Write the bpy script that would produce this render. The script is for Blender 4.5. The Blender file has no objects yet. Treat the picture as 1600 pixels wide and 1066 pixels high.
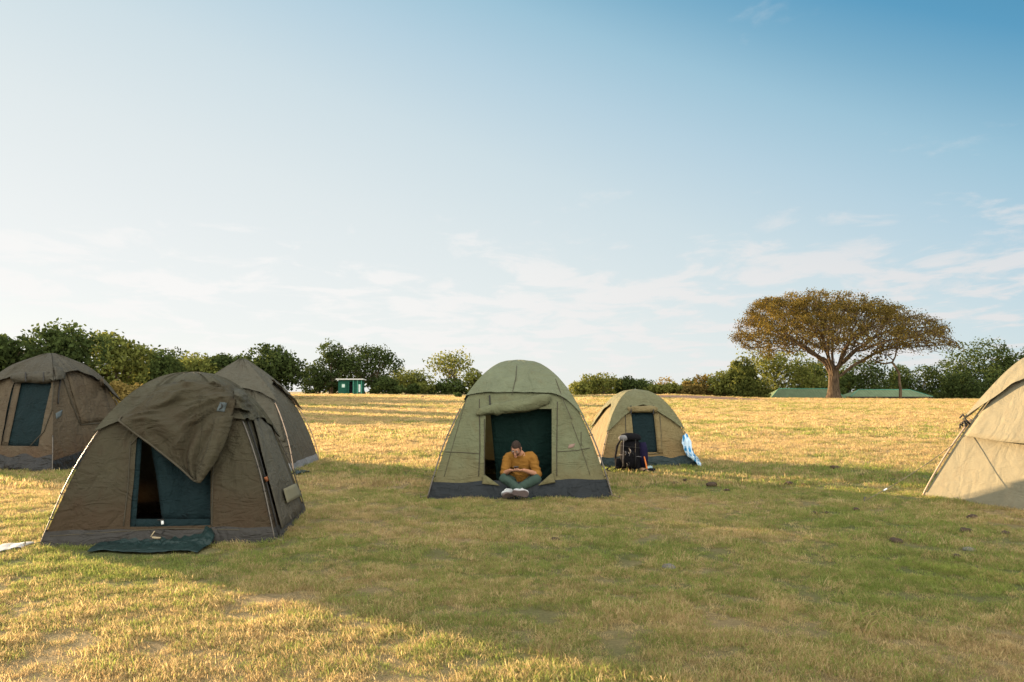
import bpy, math, random
import numpy as np
from mathutils import Vector, Matrix, noise as mnoise
R = math.radians
SC = bpy.context.scene
COL = SC.collection
rng = np.random.default_rng(7)
random.seed(7)

# ------------------------------------------------------------------ camera model (1600 x 1066 measurements)
F, CX, CY, HY, CAMH = 1244.0, 800.0, 533.0, 610.0, 1.60
TILT = math.atan((HY - CY) / F)
def ray(px, py):
    u, v = (px - CX) / F, (CY - py) / F
    return Vector((u, math.cos(TILT) - v * math.sin(TILT), math.sin(TILT) + v * math.cos(TILT)))
def at(px, py, Y):
    d = ray(px, py); t = Y / d.y
    return Vector((d.x * t, Y, CAMH + d.z * t))
def gpt(px, py, z=0.0):
    d = ray(px, py); t = (z - CAMH) / d.z
    return Vector((d.x * t, d.y * t, z))

def sst(a, b, x):
    t = np.clip((np.asarray(x, float) - a) / (b - a), 0, 1)
    return t * t * (3 - 2 * t)
def terrain(x, y):
    """height of the meadow: flat camp, a low rise far off, falling away behind the crest"""
    x = np.asarray(x, float); y = np.asarray(y, float)
    u = x / np.maximum(y, 1.0)
    left = 0.9 * sst(35, 125, y) - 4.0 * sst(150, 230, y)
    right = 0.42 * sst(35, 105, y) - 2.9 * sst(111, 128, y)
    k = sst(0.20, 0.32, u)
    far = left * (1 - k) + right * k
    und = 0.10 * np.sin(x * 0.11 + 1.3) * np.sin(y * 0.09 + 0.4) * sst(25, 60, y)
    return far + und
def tz(x, y): return float(terrain(x, y))

# ------------------------------------------------------------------ object helpers
def tag(o, label=None, cat=None, group=None, kind=None):
    if label: o['label'] = label
    if cat: o['category'] = cat
    if group: o['group'] = group
    if kind: o['kind'] = kind
    return o
def thing(name, label, cat, loc=(0, 0, 0), rz=0.0, group=None):
    o = bpy.data.objects.new(name, None); COL.objects.link(o)
    o.location = loc; o.rotation_euler = (0, 0, rz); o.empty_display_size = 0.2
    return tag(o, label, cat, group)
def link(name, me, mat=None, parent=None, smooth=True):
    o = bpy.data.objects.new(name, me); COL.objects.link(o)
    if mat is not None and len(me.materials) == 0: me.materials.append(mat)
    if parent is not None: o.parent = parent
    if smooth and len(me.polygons):
        me.polygons.foreach_set('use_smooth', [True] * len(me.polygons))
    return o
def obj(name, verts, faces, mat=None, parent=None, smooth=True):
    me = bpy.data.meshes.new(name); me.from_pydata([tuple(v) for v in verts], [], [tuple(f) for f in faces]); me.update()
    return link(name, me, mat, parent, smooth)
def quads_mesh(name, V, Q, tint=None):
    """fast mesh from arrays: V (n,3), Q (m,k)"""
    V = np.asarray(V, np.float32); Q = np.asarray(Q, np.int32); k = Q.shape[1]
    me = bpy.data.meshes.new(name)
    me.vertices.add(len(V)); me.vertices.foreach_set('co', V.ravel())
    me.loops.add(Q.size); me.loops.foreach_set('vertex_index', Q.ravel())
    me.polygons.add(len(Q)); me.polygons.foreach_set('loop_start', np.arange(len(Q), dtype=np.int32) * k)
    me.polygons.foreach_set('loop_total', np.full(len(Q), k, np.int32))
    if tint is not None:
        a = me.attributes.new('tint', 'FLOAT', 'POINT'); a.data.foreach_set('value', np.asarray(tint, np.float32))
    me.update(calc_edges=True); me.validate()
    return me
class MB:
    """collects simple pieces that make ONE mesh"""
    def __init__(s): s.v = []; s.f = []
    def add(s, v, f):
        n = len(s.v); s.v += [Vector(p) for p in v]; s.f += [tuple(i + n for i in q) for q in f]; return s
    def grid(s, P, flip=False, wrap=False):
        r, c = len(P), len(P[0]); f = []
        for i in range(r - 1):
            for j in range(c if wrap else c - 1):
                a, b = i * c + j, i * c + (j + 1) % c
                q = (a, b, b + c, a + c)
                f.append(q[::-1] if flip else q)
        return s.add([p for row in P for p in row], f)
    def tube(s, pts, r, n=6, cap=True, flat=1.0, up=None):
        pts = [Vector(p) for p in pts]
        if not hasattr(r, '__len__'): r = [r] * len(pts)
        rows = []; prev = None
        for i, p in enumerate(pts):
            t = (pts[min(i + 1, len(pts) - 1)] - pts[max(i - 1, 0)]); t = t.normalized() if t.length > 1e-9 else Vector((0, 0, 1))
            if prev is None:
                a = up if up is not None else (Vector((0, 0, 1)) if abs(t.z) < 0.9 else Vector((1, 0, 0)))
                e = (a - t * a.dot(t)).normalized()
            else:
                e = (prev - t * prev.dot(t)); e = e.normalized() if e.length > 1e-6 else prev
            prev = e; g = t.cross(e)
            rows.append([p + e * (r[i] * flat * math.cos(2 * math.pi * k / n)) + g * (r[i] * math.sin(2 * math.pi * k / n)) for k in range(n)])
        b = len(s.v); s.grid(rows, wrap=True)
        if cap:
            s.f.append(tuple(b + k for k in range(n))[::-1]); e = b + (len(pts) - 1) * n
            s.f.append(tuple(e + k for k in range(n)))
        return s
    def box(s, c, d, M=None):
        x, y, z = [q / 2 for q in d]; c = Vector(c)
        v = [Vector((sx * x, sy * y, sz * z)) for sx in (-1, 1) for sy in (-1, 1) for sz in (-1, 1)]
        if M is not None: v = [M @ p for p in v]
        return s.add([p + c for p in v], [(0, 1, 3, 2), (4, 6, 7, 5), (0, 4, 5, 1), (2, 3, 7, 6), (0, 2, 6, 4), (1, 5, 7, 3)])
    def ball(s, c, r, n=12, m=8, M=None, fn=None):
        rows = []
        for i in range(m + 1):
            th = math.pi * min(max(i / m, 0.004), 0.996)
            row = []
            for k in range(n):
                ph = 2 * math.pi * k / n
                d = Vector((math.sin(th) * math.cos(ph), math.sin(th) * math.sin(ph), math.cos(th)))
                p = Vector((d.x * r[0], d.y * r[1], d.z * r[2]))
                if fn: p = fn(p, d)
                if M is not None: p = M @ p
                row.append(p + Vector(c))
            rows.append(row)
        b = len(s.v); s.grid(rows, wrap=True, flip=True)
        s.f.append(tuple(b + k for k in range(n))); e = b + m * n
        s.f.append(tuple(e + k for k in range(n))[::-1])
        return s
    def build(s, name, mat=None, parent=None, smooth=True): return obj(name, s.v, s.f, mat, parent, smooth)

# ------------------------------------------------------------------ node helpers
def new_mat(name):
    m = bpy.data.materials.new(name); m.use_nodes = True
    nt = m.node_tree; nt.nodes.clear()
    out = nt.nodes.new('ShaderNodeOutputMaterial')
    return m, nt, out
def N(nt, typ, **kw):
    n = nt.nodes.new(typ)
    for k, v in kw.items():
        if k == 'ins':
            for kk, vv in v.items():
                if hasattr(vv, 'is_linked') or isinstance(vv, bpy.types.NodeSocket): nt.links.new(vv, n.inputs[kk])
                else: n.inputs[kk].default_value = vv
        else: setattr(n, k, v)
    return n
def c4(c): return (c[0], c[1], c[2], 1.0)
def noise(nt, scale, detail=3.0, rough=0.55, vec=None, dist=0.0):
    n = N(nt, 'ShaderNodeTexNoise', ins={'Scale': scale, 'Detail': detail, 'Roughness': rough, 'Distortion': dist})
    if vec is not None: nt.links.new(vec, n.inputs['Vector'])
    return n.outputs['Fac']
def rampf(nt, fac, a, b, lo=0.0, hi=1.0):
    n = N(nt, 'ShaderNodeMapRange', interpolation_type='SMOOTHSTEP')
    nt.links.new(fac, n.inputs['Value'])
    for k, v in zip(('From Min', 'From Max', 'To Min', 'To Max'), (a, b, lo, hi)): n.inputs[k].default_value = v
    return n.outputs['Result']
def mixc(nt, fac, a, b, blend='MIX'):
    n = N(nt, 'ShaderNodeMix', data_type='RGBA', blend_type=blend)
    for sock, v in ((n.inputs[0], fac), (n.inputs[6], a), (n.inputs[7], b)):
        if isinstance(v, bpy.types.NodeSocket): nt.links.new(v, sock)
        elif sock == n.inputs[0]: sock.default_value = v
        else: sock.default_value = c4(v)
    return n.outputs[2]
def mth(nt, op, a, b=None, clamp=False):
    n = N(nt, 'ShaderNodeMath', operation=op); n.use_clamp = clamp
    for i, v in enumerate((a, b)):
        if v is None: continue
        if isinstance(v, bpy.types.NodeSocket): nt.links.new(v, n.inputs[i])
        else: n.inputs[i].default_value = v
    return n.outputs[0]
def bump(nt, h, strength=0.3, dist=0.01):
    n = N(nt, 'ShaderNodeBump', ins={'Strength': strength, 'Distance': dist}); nt.links.new(h, n.inputs['Height'])
    return n.outputs['Normal']
def principled(nt, out, col, rough=0.8, normal=None, spec=0.3, metal=0.0, transl=None):
    p = N(nt, 'ShaderNodeBsdfPrincipled')
    if isinstance(col, bpy.types.NodeSocket): nt.links.new(col, p.inputs['Base Color'])
    else: p.inputs['Base Color'].default_value = c4(col)
    if isinstance(rough, bpy.types.NodeSocket): nt.links.new(rough, p.inputs['Roughness'])
    else: p.inputs['Roughness'].default_value = rough
    p.inputs['Specular IOR Level'].default_value = spec; p.inputs['Metallic'].default_value = metal
    if normal is not None: nt.links.new(normal, p.inputs['Normal'])
    if transl:
        t = N(nt, 'ShaderNodeBsdfTranslucent')
        if isinstance(col, bpy.types.NodeSocket): nt.links.new(col, t.inputs['Color'])
        else: t.inputs['Color'].default_value = c4(col)
        m = N(nt, 'ShaderNodeMixShader', ins={0: transl}); nt.links.new(p.outputs[0], m.inputs[1]); nt.links.new(t.outputs[0], m.inputs[2])
        nt.links.new(m.outputs[0], out.inputs['Surface'])
    else: nt.links.new(p.outputs[0], out.inputs['Surface'])
    return p
def objco(nt): return N(nt, 'ShaderNodeTexCoord').outputs['Object']
def scaled(nt, vec, s):
    n = N(nt, 'ShaderNodeMapping'); n.inputs['Scale'].default_value = s; nt.links.new(vec, n.inputs['Vector']); return n.outputs['Vector']

def plain(name, col, rough=0.7, var=0.25, scale=8.0, bmp=0.15, spec=0.3, metal=0.0, transl=None):
    m, nt, out = new_mat(name); v = objco(nt)
    f = noise(nt, scale, 4, vec=v)
    c = mixc(nt, f, tuple(x * (1 - var) for x in col), tuple(min(1, x * (1 + var)) for x in col))
    principled(nt, out, c, rough, bump(nt, noise(nt, scale * 5, 3, vec=v), bmp, 0.01), spec, metal, transl)
    return m
def canvas(name, col, stain, amount=0.5, transl=0.06, rough=0.85, low_dirt=0.0, crease=1.0):
    """waxed cotton: faded patches, dust, weave and slack-cloth creases"""
    m, nt, out = new_mat(name); v = objco(nt)
    big = rampf(nt, noise(nt, 1.6, 5, 0.6, v), 0.36, 0.68)
    mid = noise(nt, 7.0, 5, 0.65, scaled(nt, v, (1, 1, 0.45)))
    c = mixc(nt, mth(nt, 'MULTIPLY', big, amount), col, stain)
    c = mixc(nt, rampf(nt, mid, 0.3, 0.75), tuple(x * 0.80 for x in col), c)
    run = rampf(nt, noise(nt, 3.2, 5, 0.6, scaled(nt, v, (2.2, 2.2, 0.22))), 0.52, 0.70)      # rain streaks and rubbed dirt
    c = mixc(nt, mth(nt, 'MULTIPLY', run, amount * 0.55), c, tuple(x * y for x, y in zip(stain, (0.95, 0.80, 0.72))))
    pale = rampf(nt, noise(nt, 2.4, 4, 0.6, scaled(nt, v, (1, 1, 0.8))), 0.60, 0.78)           # sun-bleached places
    c = mixc(nt, mth(nt, 'MULTIPLY', pale, 0.35), c, tuple(min(1, x * 1.35) for x in col))
    c = mixc(nt, 0.25, c, mixc(nt, noise(nt, 60, 2, vec=v), tuple(x * 0.7 for x in col), tuple(x * 1.25 for x in col)))
    if low_dirt:
        sep = N(nt, 'ShaderNodeSeparateXYZ'); nt.links.new(v, sep.inputs[0])
        zn = mth(nt, 'ADD', sep.outputs[2], mth(nt, 'MULTIPLY', mth(nt, 'SUBTRACT', noise(nt, 2.2, 4, vec=v), 0.5), 0.9))
        c = mixc(nt, mth(nt, 'MULTIPLY', rampf(nt, zn, 0.75, 0.1), low_dirt), c, tuple(x * y for x, y in zip(stain, (1.25, 0.95, 0.75))))
    # crease field: ridged, stretched two ways, plus weave
    r1 = noise(nt, 2.6, 4, 0.5, scaled(nt, v, (1, 1, 0.5)), 0.8)
    r2 = noise(nt, 5.0, 3, 0.5, scaled(nt, v, (0.6, 0.6, 1.6)), 1.2)
    h = mth(nt, 'ADD', mth(nt, 'ABSOLUTE', mth(nt, 'SUBTRACT', r1, 0.5)), mth(nt, 'MULTIPLY', mth(nt, 'ABSOLUTE', mth(nt, 'SUBTRACT', r2, 0.5)), 0.45))
    h = mth(nt, 'ADD', h, mth(nt, 'MULTIPLY', noise(nt, 120, 2, vec=v), 0.018))
    principled(nt, out, c, rough, bump(nt, h, 1.0 * crease, 0.11), 0.25, 0, transl)
    return m
# ------------------------------------------------------------------ light, sky, camera
SUN_AZ, SUN_EL = 53.0, 7.8           # degrees left of the view direction, above the horizon
cam = bpy.data.cameras.new('camera'); cam.sensor_width = 36.0; cam.lens = 36.0 * F / 1600.0
cam.clip_start = 0.1; cam.clip_end = 6000
camo = bpy.data.objects.new('camera', cam); COL.objects.link(camo)
camo.location = (0, 0, CAMH); camo.rotation_euler = (math.pi / 2 + TILT, 0, 0)
SC.camera = camo
SC.view_settings.view_transform = 'Standard'; SC.view_settings.look = 'None'
SC.view_settings.gamma = 1.0; SC.view_settings.exposure = 2.0
sun = bpy.data.lights.new('sun', 'SUN'); sun.energy = 5.0; sun.angle = R(0.5); sun.color = (1.0, 0.71, 0.41)
suno = bpy.data.objects.new('sun', sun); COL.objects.link(suno)
sd = Vector((-math.sin(R(SUN_AZ)) * math.cos(R(SUN_EL)), math.cos(R(SUN_AZ)) * math.cos(R(SUN_EL)), math.sin(R(SUN_EL))))
suno.rotation_euler = sd.to_track_quat('Z', 'Y').to_euler(); suno.location = sd * 60

W = bpy.data.worlds.new('World'); SC.world = W; W.use_nodes = True
nt = W.node_tree; nt.nodes.clear()
wout = nt.nodes.new('ShaderNodeOutputWorld')
sky = N(nt, 'ShaderNodeTexSky'); sky.sky_type = 'NISHITA'; sky.sun_disc = False
sky.sun_elevation = R(SUN_EL); sky.sun_rotation = R(-SUN_AZ)
sky.altitude = 1500; sky.air_density = 1.0; sky.dust_density = 1.5; sky.ozone_density = 2.0
g = N(nt, 'ShaderNodeTexCoord').outputs['Generated']
sep = N(nt, 'ShaderNodeSeparateXYZ'); nt.links.new(g, sep.inputs[0])
zc = mth(nt, 'MAXIMUM', sep.outputs[2], 0.02)
zc = mth(nt, 'ADD', zc, 0.10)
cmb = N(nt, 'ShaderNodeCombineXYZ')
nt.links.new(mth(nt, 'DIVIDE', sep.outputs[0], zc), cmb.inputs[0]); nt.links.new(mth(nt, 'DIVIDE', sep.outputs[1], zc), cmb.inputs[1])
cl = noise(nt, 2.5, 8, 0.6, scaled(nt, cmb.outputs[0], (1.0, 0.8, 1.0)), 0.4)
cover = noise(nt, 0.30, 2, 0.5, cmb.outputs[0])
th = mth(nt, 'ADD', cl, mth(nt, 'MULTIPLY', mth(nt, 'SUBTRACT', cover, 0.5), 0.55))
low = rampf(nt, sep.outputs[2], 0.26, 0.11)      # thin cloud thickens towards the horizon
th = mth(nt, 'ADD', th, mth(nt, 'MULTIPLY', low, 0.17))
cmask = mth(nt, 'MULTIPLY', rampf(nt, th, 0.60, 0.76), mth(nt, 'ADD', mth(nt, 'MULTIPLY', low, 0.42), 0.28))
cmask = mth(nt, 'MULTIPLY', cmask, rampf(nt, sep.outputs[2], 0.0, 0.03))
# high thin haze: it whitens the clear sky towards the sun and towards the horizon
dp = N(nt, 'ShaderNodeVectorMath', operation='DOT_PRODUCT'); nt.links.new(g, dp.inputs[0]); dp.inputs[1].default_value = (-math.sin(R(66)) * .988, math.cos(R(66)) * .988, .156)
el = mth(nt, 'MULTIPLY', mth(nt, 'ARCSINE', mth(nt, 'MAXIMUM', sep.outputs[2], 0.0)), 57.2958)
score = mth(nt, 'ADD', mth(nt, 'MULTIPLY', dp.outputs['Value'], 0.66), mth(nt, 'MULTIPLY', mth(nt, 'SUBTRACT', 22.0, el), 0.029))
score = mth(nt, 'ADD', score, 0.143 + 0.5)
rp = N(nt, 'ShaderNodeValToRGB'); nt.links.new(mth(nt, 'DIVIDE', score, 2.0), rp.inputs[0])
cr = rp.color_ramp
for p_, c_ in ((-0.5, (0.055, 0.20, 0.36)), (0.0, (0.075, 0.28, 0.46)), (0.10, (0.107, 0.335, 0.53)), (0.20, (0.21, 0.435, 0.595)), (0.30, (0.34, 0.55, 0.675)), (0.43, (0.47, 0.635, 0.73)), (0.60, (0.62, 0.73, 0.77)),
               (0.80, (0.74, 0.80, 0.805)), (1.0, (0.82, 0.845, 0.835)), (1.3, (0.88, 0.885, 0.87)), (1.5, (0.93, 0.92, 0.89))):
    e_ = cr.elements.new(min(1, (p_ + 0.5) / 2.0)); e_.color = c4(c_)
cr.elements.remove(cr.elements[0]); cr.elements.remove(cr.elements[-1])
SKYK = 0.12; HAZEK = 1.0 / (2 ** SC.view_settings.exposure) / SKYK
vm = N(nt, 'ShaderNodeVectorMath', operation='SCALE'); vm.inputs['Scale'].default_value = HAZEK; nt.links.new(rp.outputs[0], vm.inputs[0])
skyc = mixc(nt, 0.975, sky.outputs[0], vm.outputs[0])
cloudc = mixc(nt, rampf(nt, dp.outputs['Value'], -0.1, 0.75), (0.84 * HAZEK, 0.80 * HAZEK, 0.79 * HAZEK), (0.97 * HAZEK, 0.95 * HAZEK, 0.93 * HAZEK))
fin = mixc(nt, cmask, skyc, cloudc)
# added fill light: brighter unseen sky behind the camera and overhead
sky_fill = mth(nt, 'MULTIPLY', rampf(nt, sep.outputs[1], 0.15, -0.45), rampf(nt, noise(nt, 1.5, 4, 0.5, g), 0.25, 0.6, 0.6, 1.0))
sky_fill = mth(nt, 'MAXIMUM', sky_fill, mth(nt, 'MULTIPLY', rampf(nt, sep.outputs[2], 0.55, 0.85), 0.6))
fin = mixc(nt, sky_fill, fin, (3.05 * HAZEK, 3.02 * HAZEK, 2.80 * HAZEK))
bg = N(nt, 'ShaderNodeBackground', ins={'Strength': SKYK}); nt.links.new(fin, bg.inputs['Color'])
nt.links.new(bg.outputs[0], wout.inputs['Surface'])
# ------------------------------------------------------------------ meadow: one sheet to the horizon, grass on top
def greenness(nt, pos):
    """world-space patchiness shared by soil and grass: 0 straw .. 1 green"""
    a = noise(nt, 0.33, 5, 0.6, pos); b = noise(nt, 0.055, 3, 0.5, scaled(nt, pos, (0.35, 1.8, 1)))
    sep = N(nt, 'ShaderNodeSeparateXYZ'); nt.links.new(pos, sep.inputs[0])
    near = rampf(nt, sep.outputs[1], 26.0, 7.0, -0.085, 0.022)
    s = mth(nt, 'ADD', mth(nt, 'MULTIPLY', a, 0.75), mth(nt, 'MULTIPLY', b, 0.62))
    band = noise(nt, 1.0, 3, 0.55, scaled(nt, pos, (0.035, 0.24, 1)))          # greener and strawier strips running across the meadow
    s = mth(nt, 'ADD', s, mth(nt, 'MULTIPLY', mth(nt, 'SUBTRACT', band, 0.5), 0.55))
    return mth(nt, 'ADD', mth(nt, 'SUBTRACT', s, 0.085), near)
def bare(nt, pos): return rampf(nt, noise(nt, 0.5, 5, 0.65, scaled(nt, pos, (0.8, 1.3, 1))), 0.57, 0.70)

def ground_mat():
    m, nt, out = new_mat('dry_turf')
    pos = N(nt, 'ShaderNodeNewGeometry').outputs['Position']
    gr = rampf(nt, greenness(nt, pos), 0.50, 0.74)
    fine = noise(nt, 30, 5, 0.7, pos); streak = noise(nt, 1.3, 6, 0.65, scaled(nt, pos, (0.35, 1.8, 1)))
    straw = mixc(nt, fine, (0.10, 0.07, 0.034), (0.42, 0.31, 0.16))
    green = mixc(nt, fine, (0.045, 0.052, 0.018), (0.17, 0.18, 0.065))
    c = mixc(nt, gr, straw, green)
    c = mixc(nt, mth(nt, 'MULTIPLY', rampf(nt, streak, 0.50, 0.72), 0.5), c, (0.24, 0.20, 0.10))
    c = mixc(nt, mth(nt, 'MULTIPLY', bare(nt, pos), 0.55), c, mixc(nt, fine, (0.13, 0.095, 0.06), (0.30, 0.23, 0.155)))
    # trodden earth strip in front of the far bushes
    loc = N(nt, 'ShaderNodeMapping', vector_type='POINT'); nt.links.new(pos, loc.inputs['Vector'])
    loc.inputs['Location'].default_value = (-23.5 / 13, -103 / 13.0, 0); loc.inputs['Scale'].default_value = (1 / 13, 1 / 13, 0)
    ln = N(nt, 'ShaderNodeVectorMath', operation='LENGTH'); nt.links.new(loc.outputs[0], ln.inputs[0])
    d = mth(nt, 'ADD', ln.outputs['Value'], mth(nt, 'MULTIPLY', noise(nt, 0.3, 3, vec=pos), 0.5))
    c = mixc(nt, mth(nt, 'MULTIPLY', rampf(nt, d, 1.25, 0.9), 0.9), c, (0.22, 0.135, 0.10))
    h = mth(nt, 'ADD', mth(nt, 'MULTIPLY', noise(nt, 45, 4, 0.7, pos), 0.5), noise(nt, 7, 4, 0.6, pos))
    principled(nt, out, c, 0.95, bump(nt, h, 1.0, 0.09), 0.1)
    return m
def axis(parts):
    o = []
    for a, b, n in parts: o += list(np.linspace(a, b, n, endpoint=False))
    return np.array(o + [parts[-1][1]])
xs = axis([(-1800, -300, 8), (-300, -110, 14), (-110, 110, 111), (110, 300, 14), (300, 1800, 8)])
ys = axis([(-60, 0, 8), (0, 40, 40), (40, 150, 74), (150, 260, 22), (260, 2600, 14)])
XX, YY = np.meshgrid(xs, ys)
ZZ = terrain(XX, YY)
nx, ny = len(xs), len(ys)
idx = np.arange(nx * ny).reshape(ny, nx)
Q = np.stack([idx[:-1, :-1], idx[:-1, 1:], idx[1:, 1:], idx[1:, :-1]], -1).reshape(-1, 4)
gnd = link('ground', quads_mesh('ground', np.stack([XX, YY, ZZ], -1).reshape(-1, 3), Q), ground_mat())
tag(gnd, kind='structure')

def grass_mat(name, far=False):
    m, nt, out = new_mat(name)
    oi = N(nt, 'ShaderNodeObjectInfo'); pos = oi.outputs['Location']; rnd = oi.outputs['Random']
    tint = N(nt, 'ShaderNodeAttribute', attribute_name='tint').outputs['Fac']
    g = greenness(nt, pos)
    thr = mth(nt, 'ADD', g, mth(nt, 'MULTIPLY', mth(nt, 'SUBTRACT', rnd, 0.5), 0.34))
    thr = mth(nt, 'ADD', thr, mth(nt, 'MULTIPLY', mth(nt, 'SUBTRACT', tint, 0.5), 0.22))
    k = rampf(nt, thr, 0.53, 0.68)
    straw = mixc(nt, tint, (0.44, 0.31, 0.14), (0.80, 0.62, 0.33))
    straw = mixc(nt, mth(nt, 'MULTIPLY', rnd, 0.45), straw, (0.50, 0.33, 0.16))
    green = mixc(nt, tint, (0.14, 0.185, 0.042), (0.36, 0.41, 0.105))
    c = mixc(nt, k, straw, green)
    c = mixc(nt, mth(nt, 'MULTIPLY', bare(nt, pos), 0.35), c, (0.30, 0.22, 0.14))
    old = mth(nt, 'FRACT', mth(nt, 'MULTIPLY', rnd, 17.3))          # some tufts are last year's, weathered dark
    c = mixc(nt, mth(nt, 'MULTIPLY', rampf(nt, old, 0.55, 1.0), 0.55), c, (0.13, 0.095, 0.05))
    d = N(nt, 'ShaderNodeBsdfDiffuse'); t = N(nt, 'ShaderNodeBsdfTranslucent')
    nt.links.new(c, d.inputs['Color']); nt.links.new(c, t.inputs['Color'])
    mx = N(nt, 'ShaderNodeMixShader', ins={0: 0.62}); nt.links.new(d.outputs[0], mx.inputs[1]); nt.links.new(t.outputs[0], mx.inputs[2])
    nt.links.new(mx.outputs[0], out.inputs['Surface'])
    return m
def tuft(name, seed, nb, rad, hgt, wid, lean, mat):
    r = np.random.default_rng(seed); V = []; Qd = []; T = []
    for i in range(nb):
        a = r.uniform(0, 2 * np.pi); q = rad * math.sqrt(r.uniform()); b = np.array([q * math.cos(a), q * math.sin(a), -0.004])
        ln = hgt * r.uniform(0.45, 1.25); az = r.uniform(0, 2 * np.pi); le = lean * r.uniform(0.3, 1.25)
        d = np.array([math.cos(az), math.sin(az), 0]); sdv = np.array([-math.sin(az), math.cos(az), 0]); tt = r.uniform()
        w = wid * r.uniform(0.6, 1.2); p = b.copy(); n0 = len(V); ang = 0.15
        for k in range(4):
            ww = w * (1, 0.85, 0.6, 0.12)[k]
            V += [p - sdv * ww / 2, p + sdv * ww / 2]; T += [tt * (0.75 + 0.08 * k)] * 2
            ang = le * (k + 1) / 3; curl = r.uniform(-0.5, 0.5)
            d2 = d * math.cos(curl) + sdv * math.sin(curl)
            p = p + (d2 * math.sin(ang) + np.array([0, 0, math.cos(ang)])) * ln / 3
        for k in range(3):
            a0 = n0 + 2 * k; Qd.append((a0, a0 + 1, a0 + 3, a0 + 2))
    me = quads_mesh(name, np.array(V), np.array(Qd), np.array(T)); me.materials.append(mat)
    return me
def scatter(name, label, pts, rot, scl, which, meshes, kind='stuff'):
    """one object: tufts instanced on a cloud of points by geometry nodes"""
    me = bpy.data.meshes.new(name); n = len(pts)
    me.vertices.add(n); me.vertices.foreach_set('co', np.asarray(pts, np.float32).ravel())
    a = me.attributes.new('rot', 'FLOAT_VECTOR', 'POINT'); a.data.foreach_set('vector', np.asarray(rot, np.float32).ravel())
    a = me.attributes.new('scl', 'FLOAT', 'POINT'); a.data.foreach_set('value', np.asarray(scl, np.float32))
    a = me.attributes.new('which', 'INT', 'POINT'); a.data.foreach_set('value', np.asarray(which, np.int32))
    o = bpy.data.objects.new(name, me); COL.objects.link(o); tag(o, label, None, None, kind)
    ng = bpy.data.node_groups.new(name, 'GeometryNodeTree')
    ng.interface.new_socket('Geometry', in_out='INPUT', socket_type='NodeSocketGeometry')
    ng.interface.new_socket('Geometry', in_out='OUTPUT', socket_type='NodeSocketGeometry')
    gi = ng.nodes.new('NodeGroupInput'); go = ng.nodes.new('NodeGroupOutput')
    lib = bpy.data.collections.new(name + '_kinds')
    for i, m_ in enumerate(meshes):
        lib.objects.link(bpy.data.objects.new('tuft_%02d' % i, m_))
    ci = ng.nodes.new('GeometryNodeCollectionInfo'); ci.inputs['Collection'].default_value = lib
    ci.inputs['Separate Children'].default_value = True; ci.inputs['Reset Children'].default_value = True
    ip = ng.nodes.new('GeometryNodeInstanceOnPoints'); ip.inputs['Pick Instance'].default_value = True
    def attr(nm, t):
        x = ng.nodes.new('GeometryNodeInputNamedAttribute'); x.data_type = t; x.inputs['Name'].default_value = nm; return x.outputs['Attribute']
    ng.links.new(gi.outputs[0], ip.inputs['Points']); ng.links.new(ci.outputs[0], ip.inputs['Instance'])
    ng.links.new(attr('which', 'INT'), ip.inputs['Instance Index']); ng.links.new(attr('rot', 'FLOAT_VECTOR'), ip.inputs['Rotation'])
    ng.links.new(attr('scl', 'FLOAT'), ip.inputs['Scale']); ng.links.new(ip.outputs[0], go.inputs[0])
    mod = o.modifiers.new('scatter', 'NODES'); mod.node_group = ng
    return o
GM = grass_mat('grass_blades')
short = [tuft('short_tuft', 10 + i, 30, 0.060, 0.034, 0.0035, 1.9, GM) for i in range(5)]
clump = [tuft('dry_clump', 30 + i, 84, 0.085, 0.058, 0.0034, 2.7, GM) for i in range(4)]
mid = [tuft('meadow_tuft', 50 + i, 54, 0.15, 0.070, 0.0095, 1.7, GM) for i in range(4)]
far = [tuft('far_tuft', 70 + i, 72, 0.36, 0.105, 0.025, 1.5, GM) for i in range(4)]
def zone(y0, y1, dens, margin=0.72, extra=1.2):
    A = margin * (y1 * y1 - y0 * y0) + 2 * extra * (y1 - y0)
    n = int(A * dens)
    y = np.sqrt(rng.uniform(y0 * y0, y1 * y1, n)); x = rng.uniform(-1, 1, n) * (margin * y + extra)
    return x, y
FOOT = []     # tent footprints (cx, cy, half, rot) fill in before grass is scattered
def outside(x, y):
    ok = np.ones(len(x), bool)
    for cx, cy, h, rz in FOOT:
        dx, dy = x - cx, y - cy; c, s = math.cos(rz), math.sin(rz)
        ok &= ~((abs(dx * c + dy * s) < h) & (abs(-dx * s + dy * c) < h))
    for cx, cy, ax, ay in ((-3.60, 8.05, .72, .36), (-6.0, 8.0, .7, .12), (.02, 11.72, .24, .12)): ok &= ~(((x - cx) / ax) ** 2 + ((y - cy) / ay) ** 2 < 1)
    return ok
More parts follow.
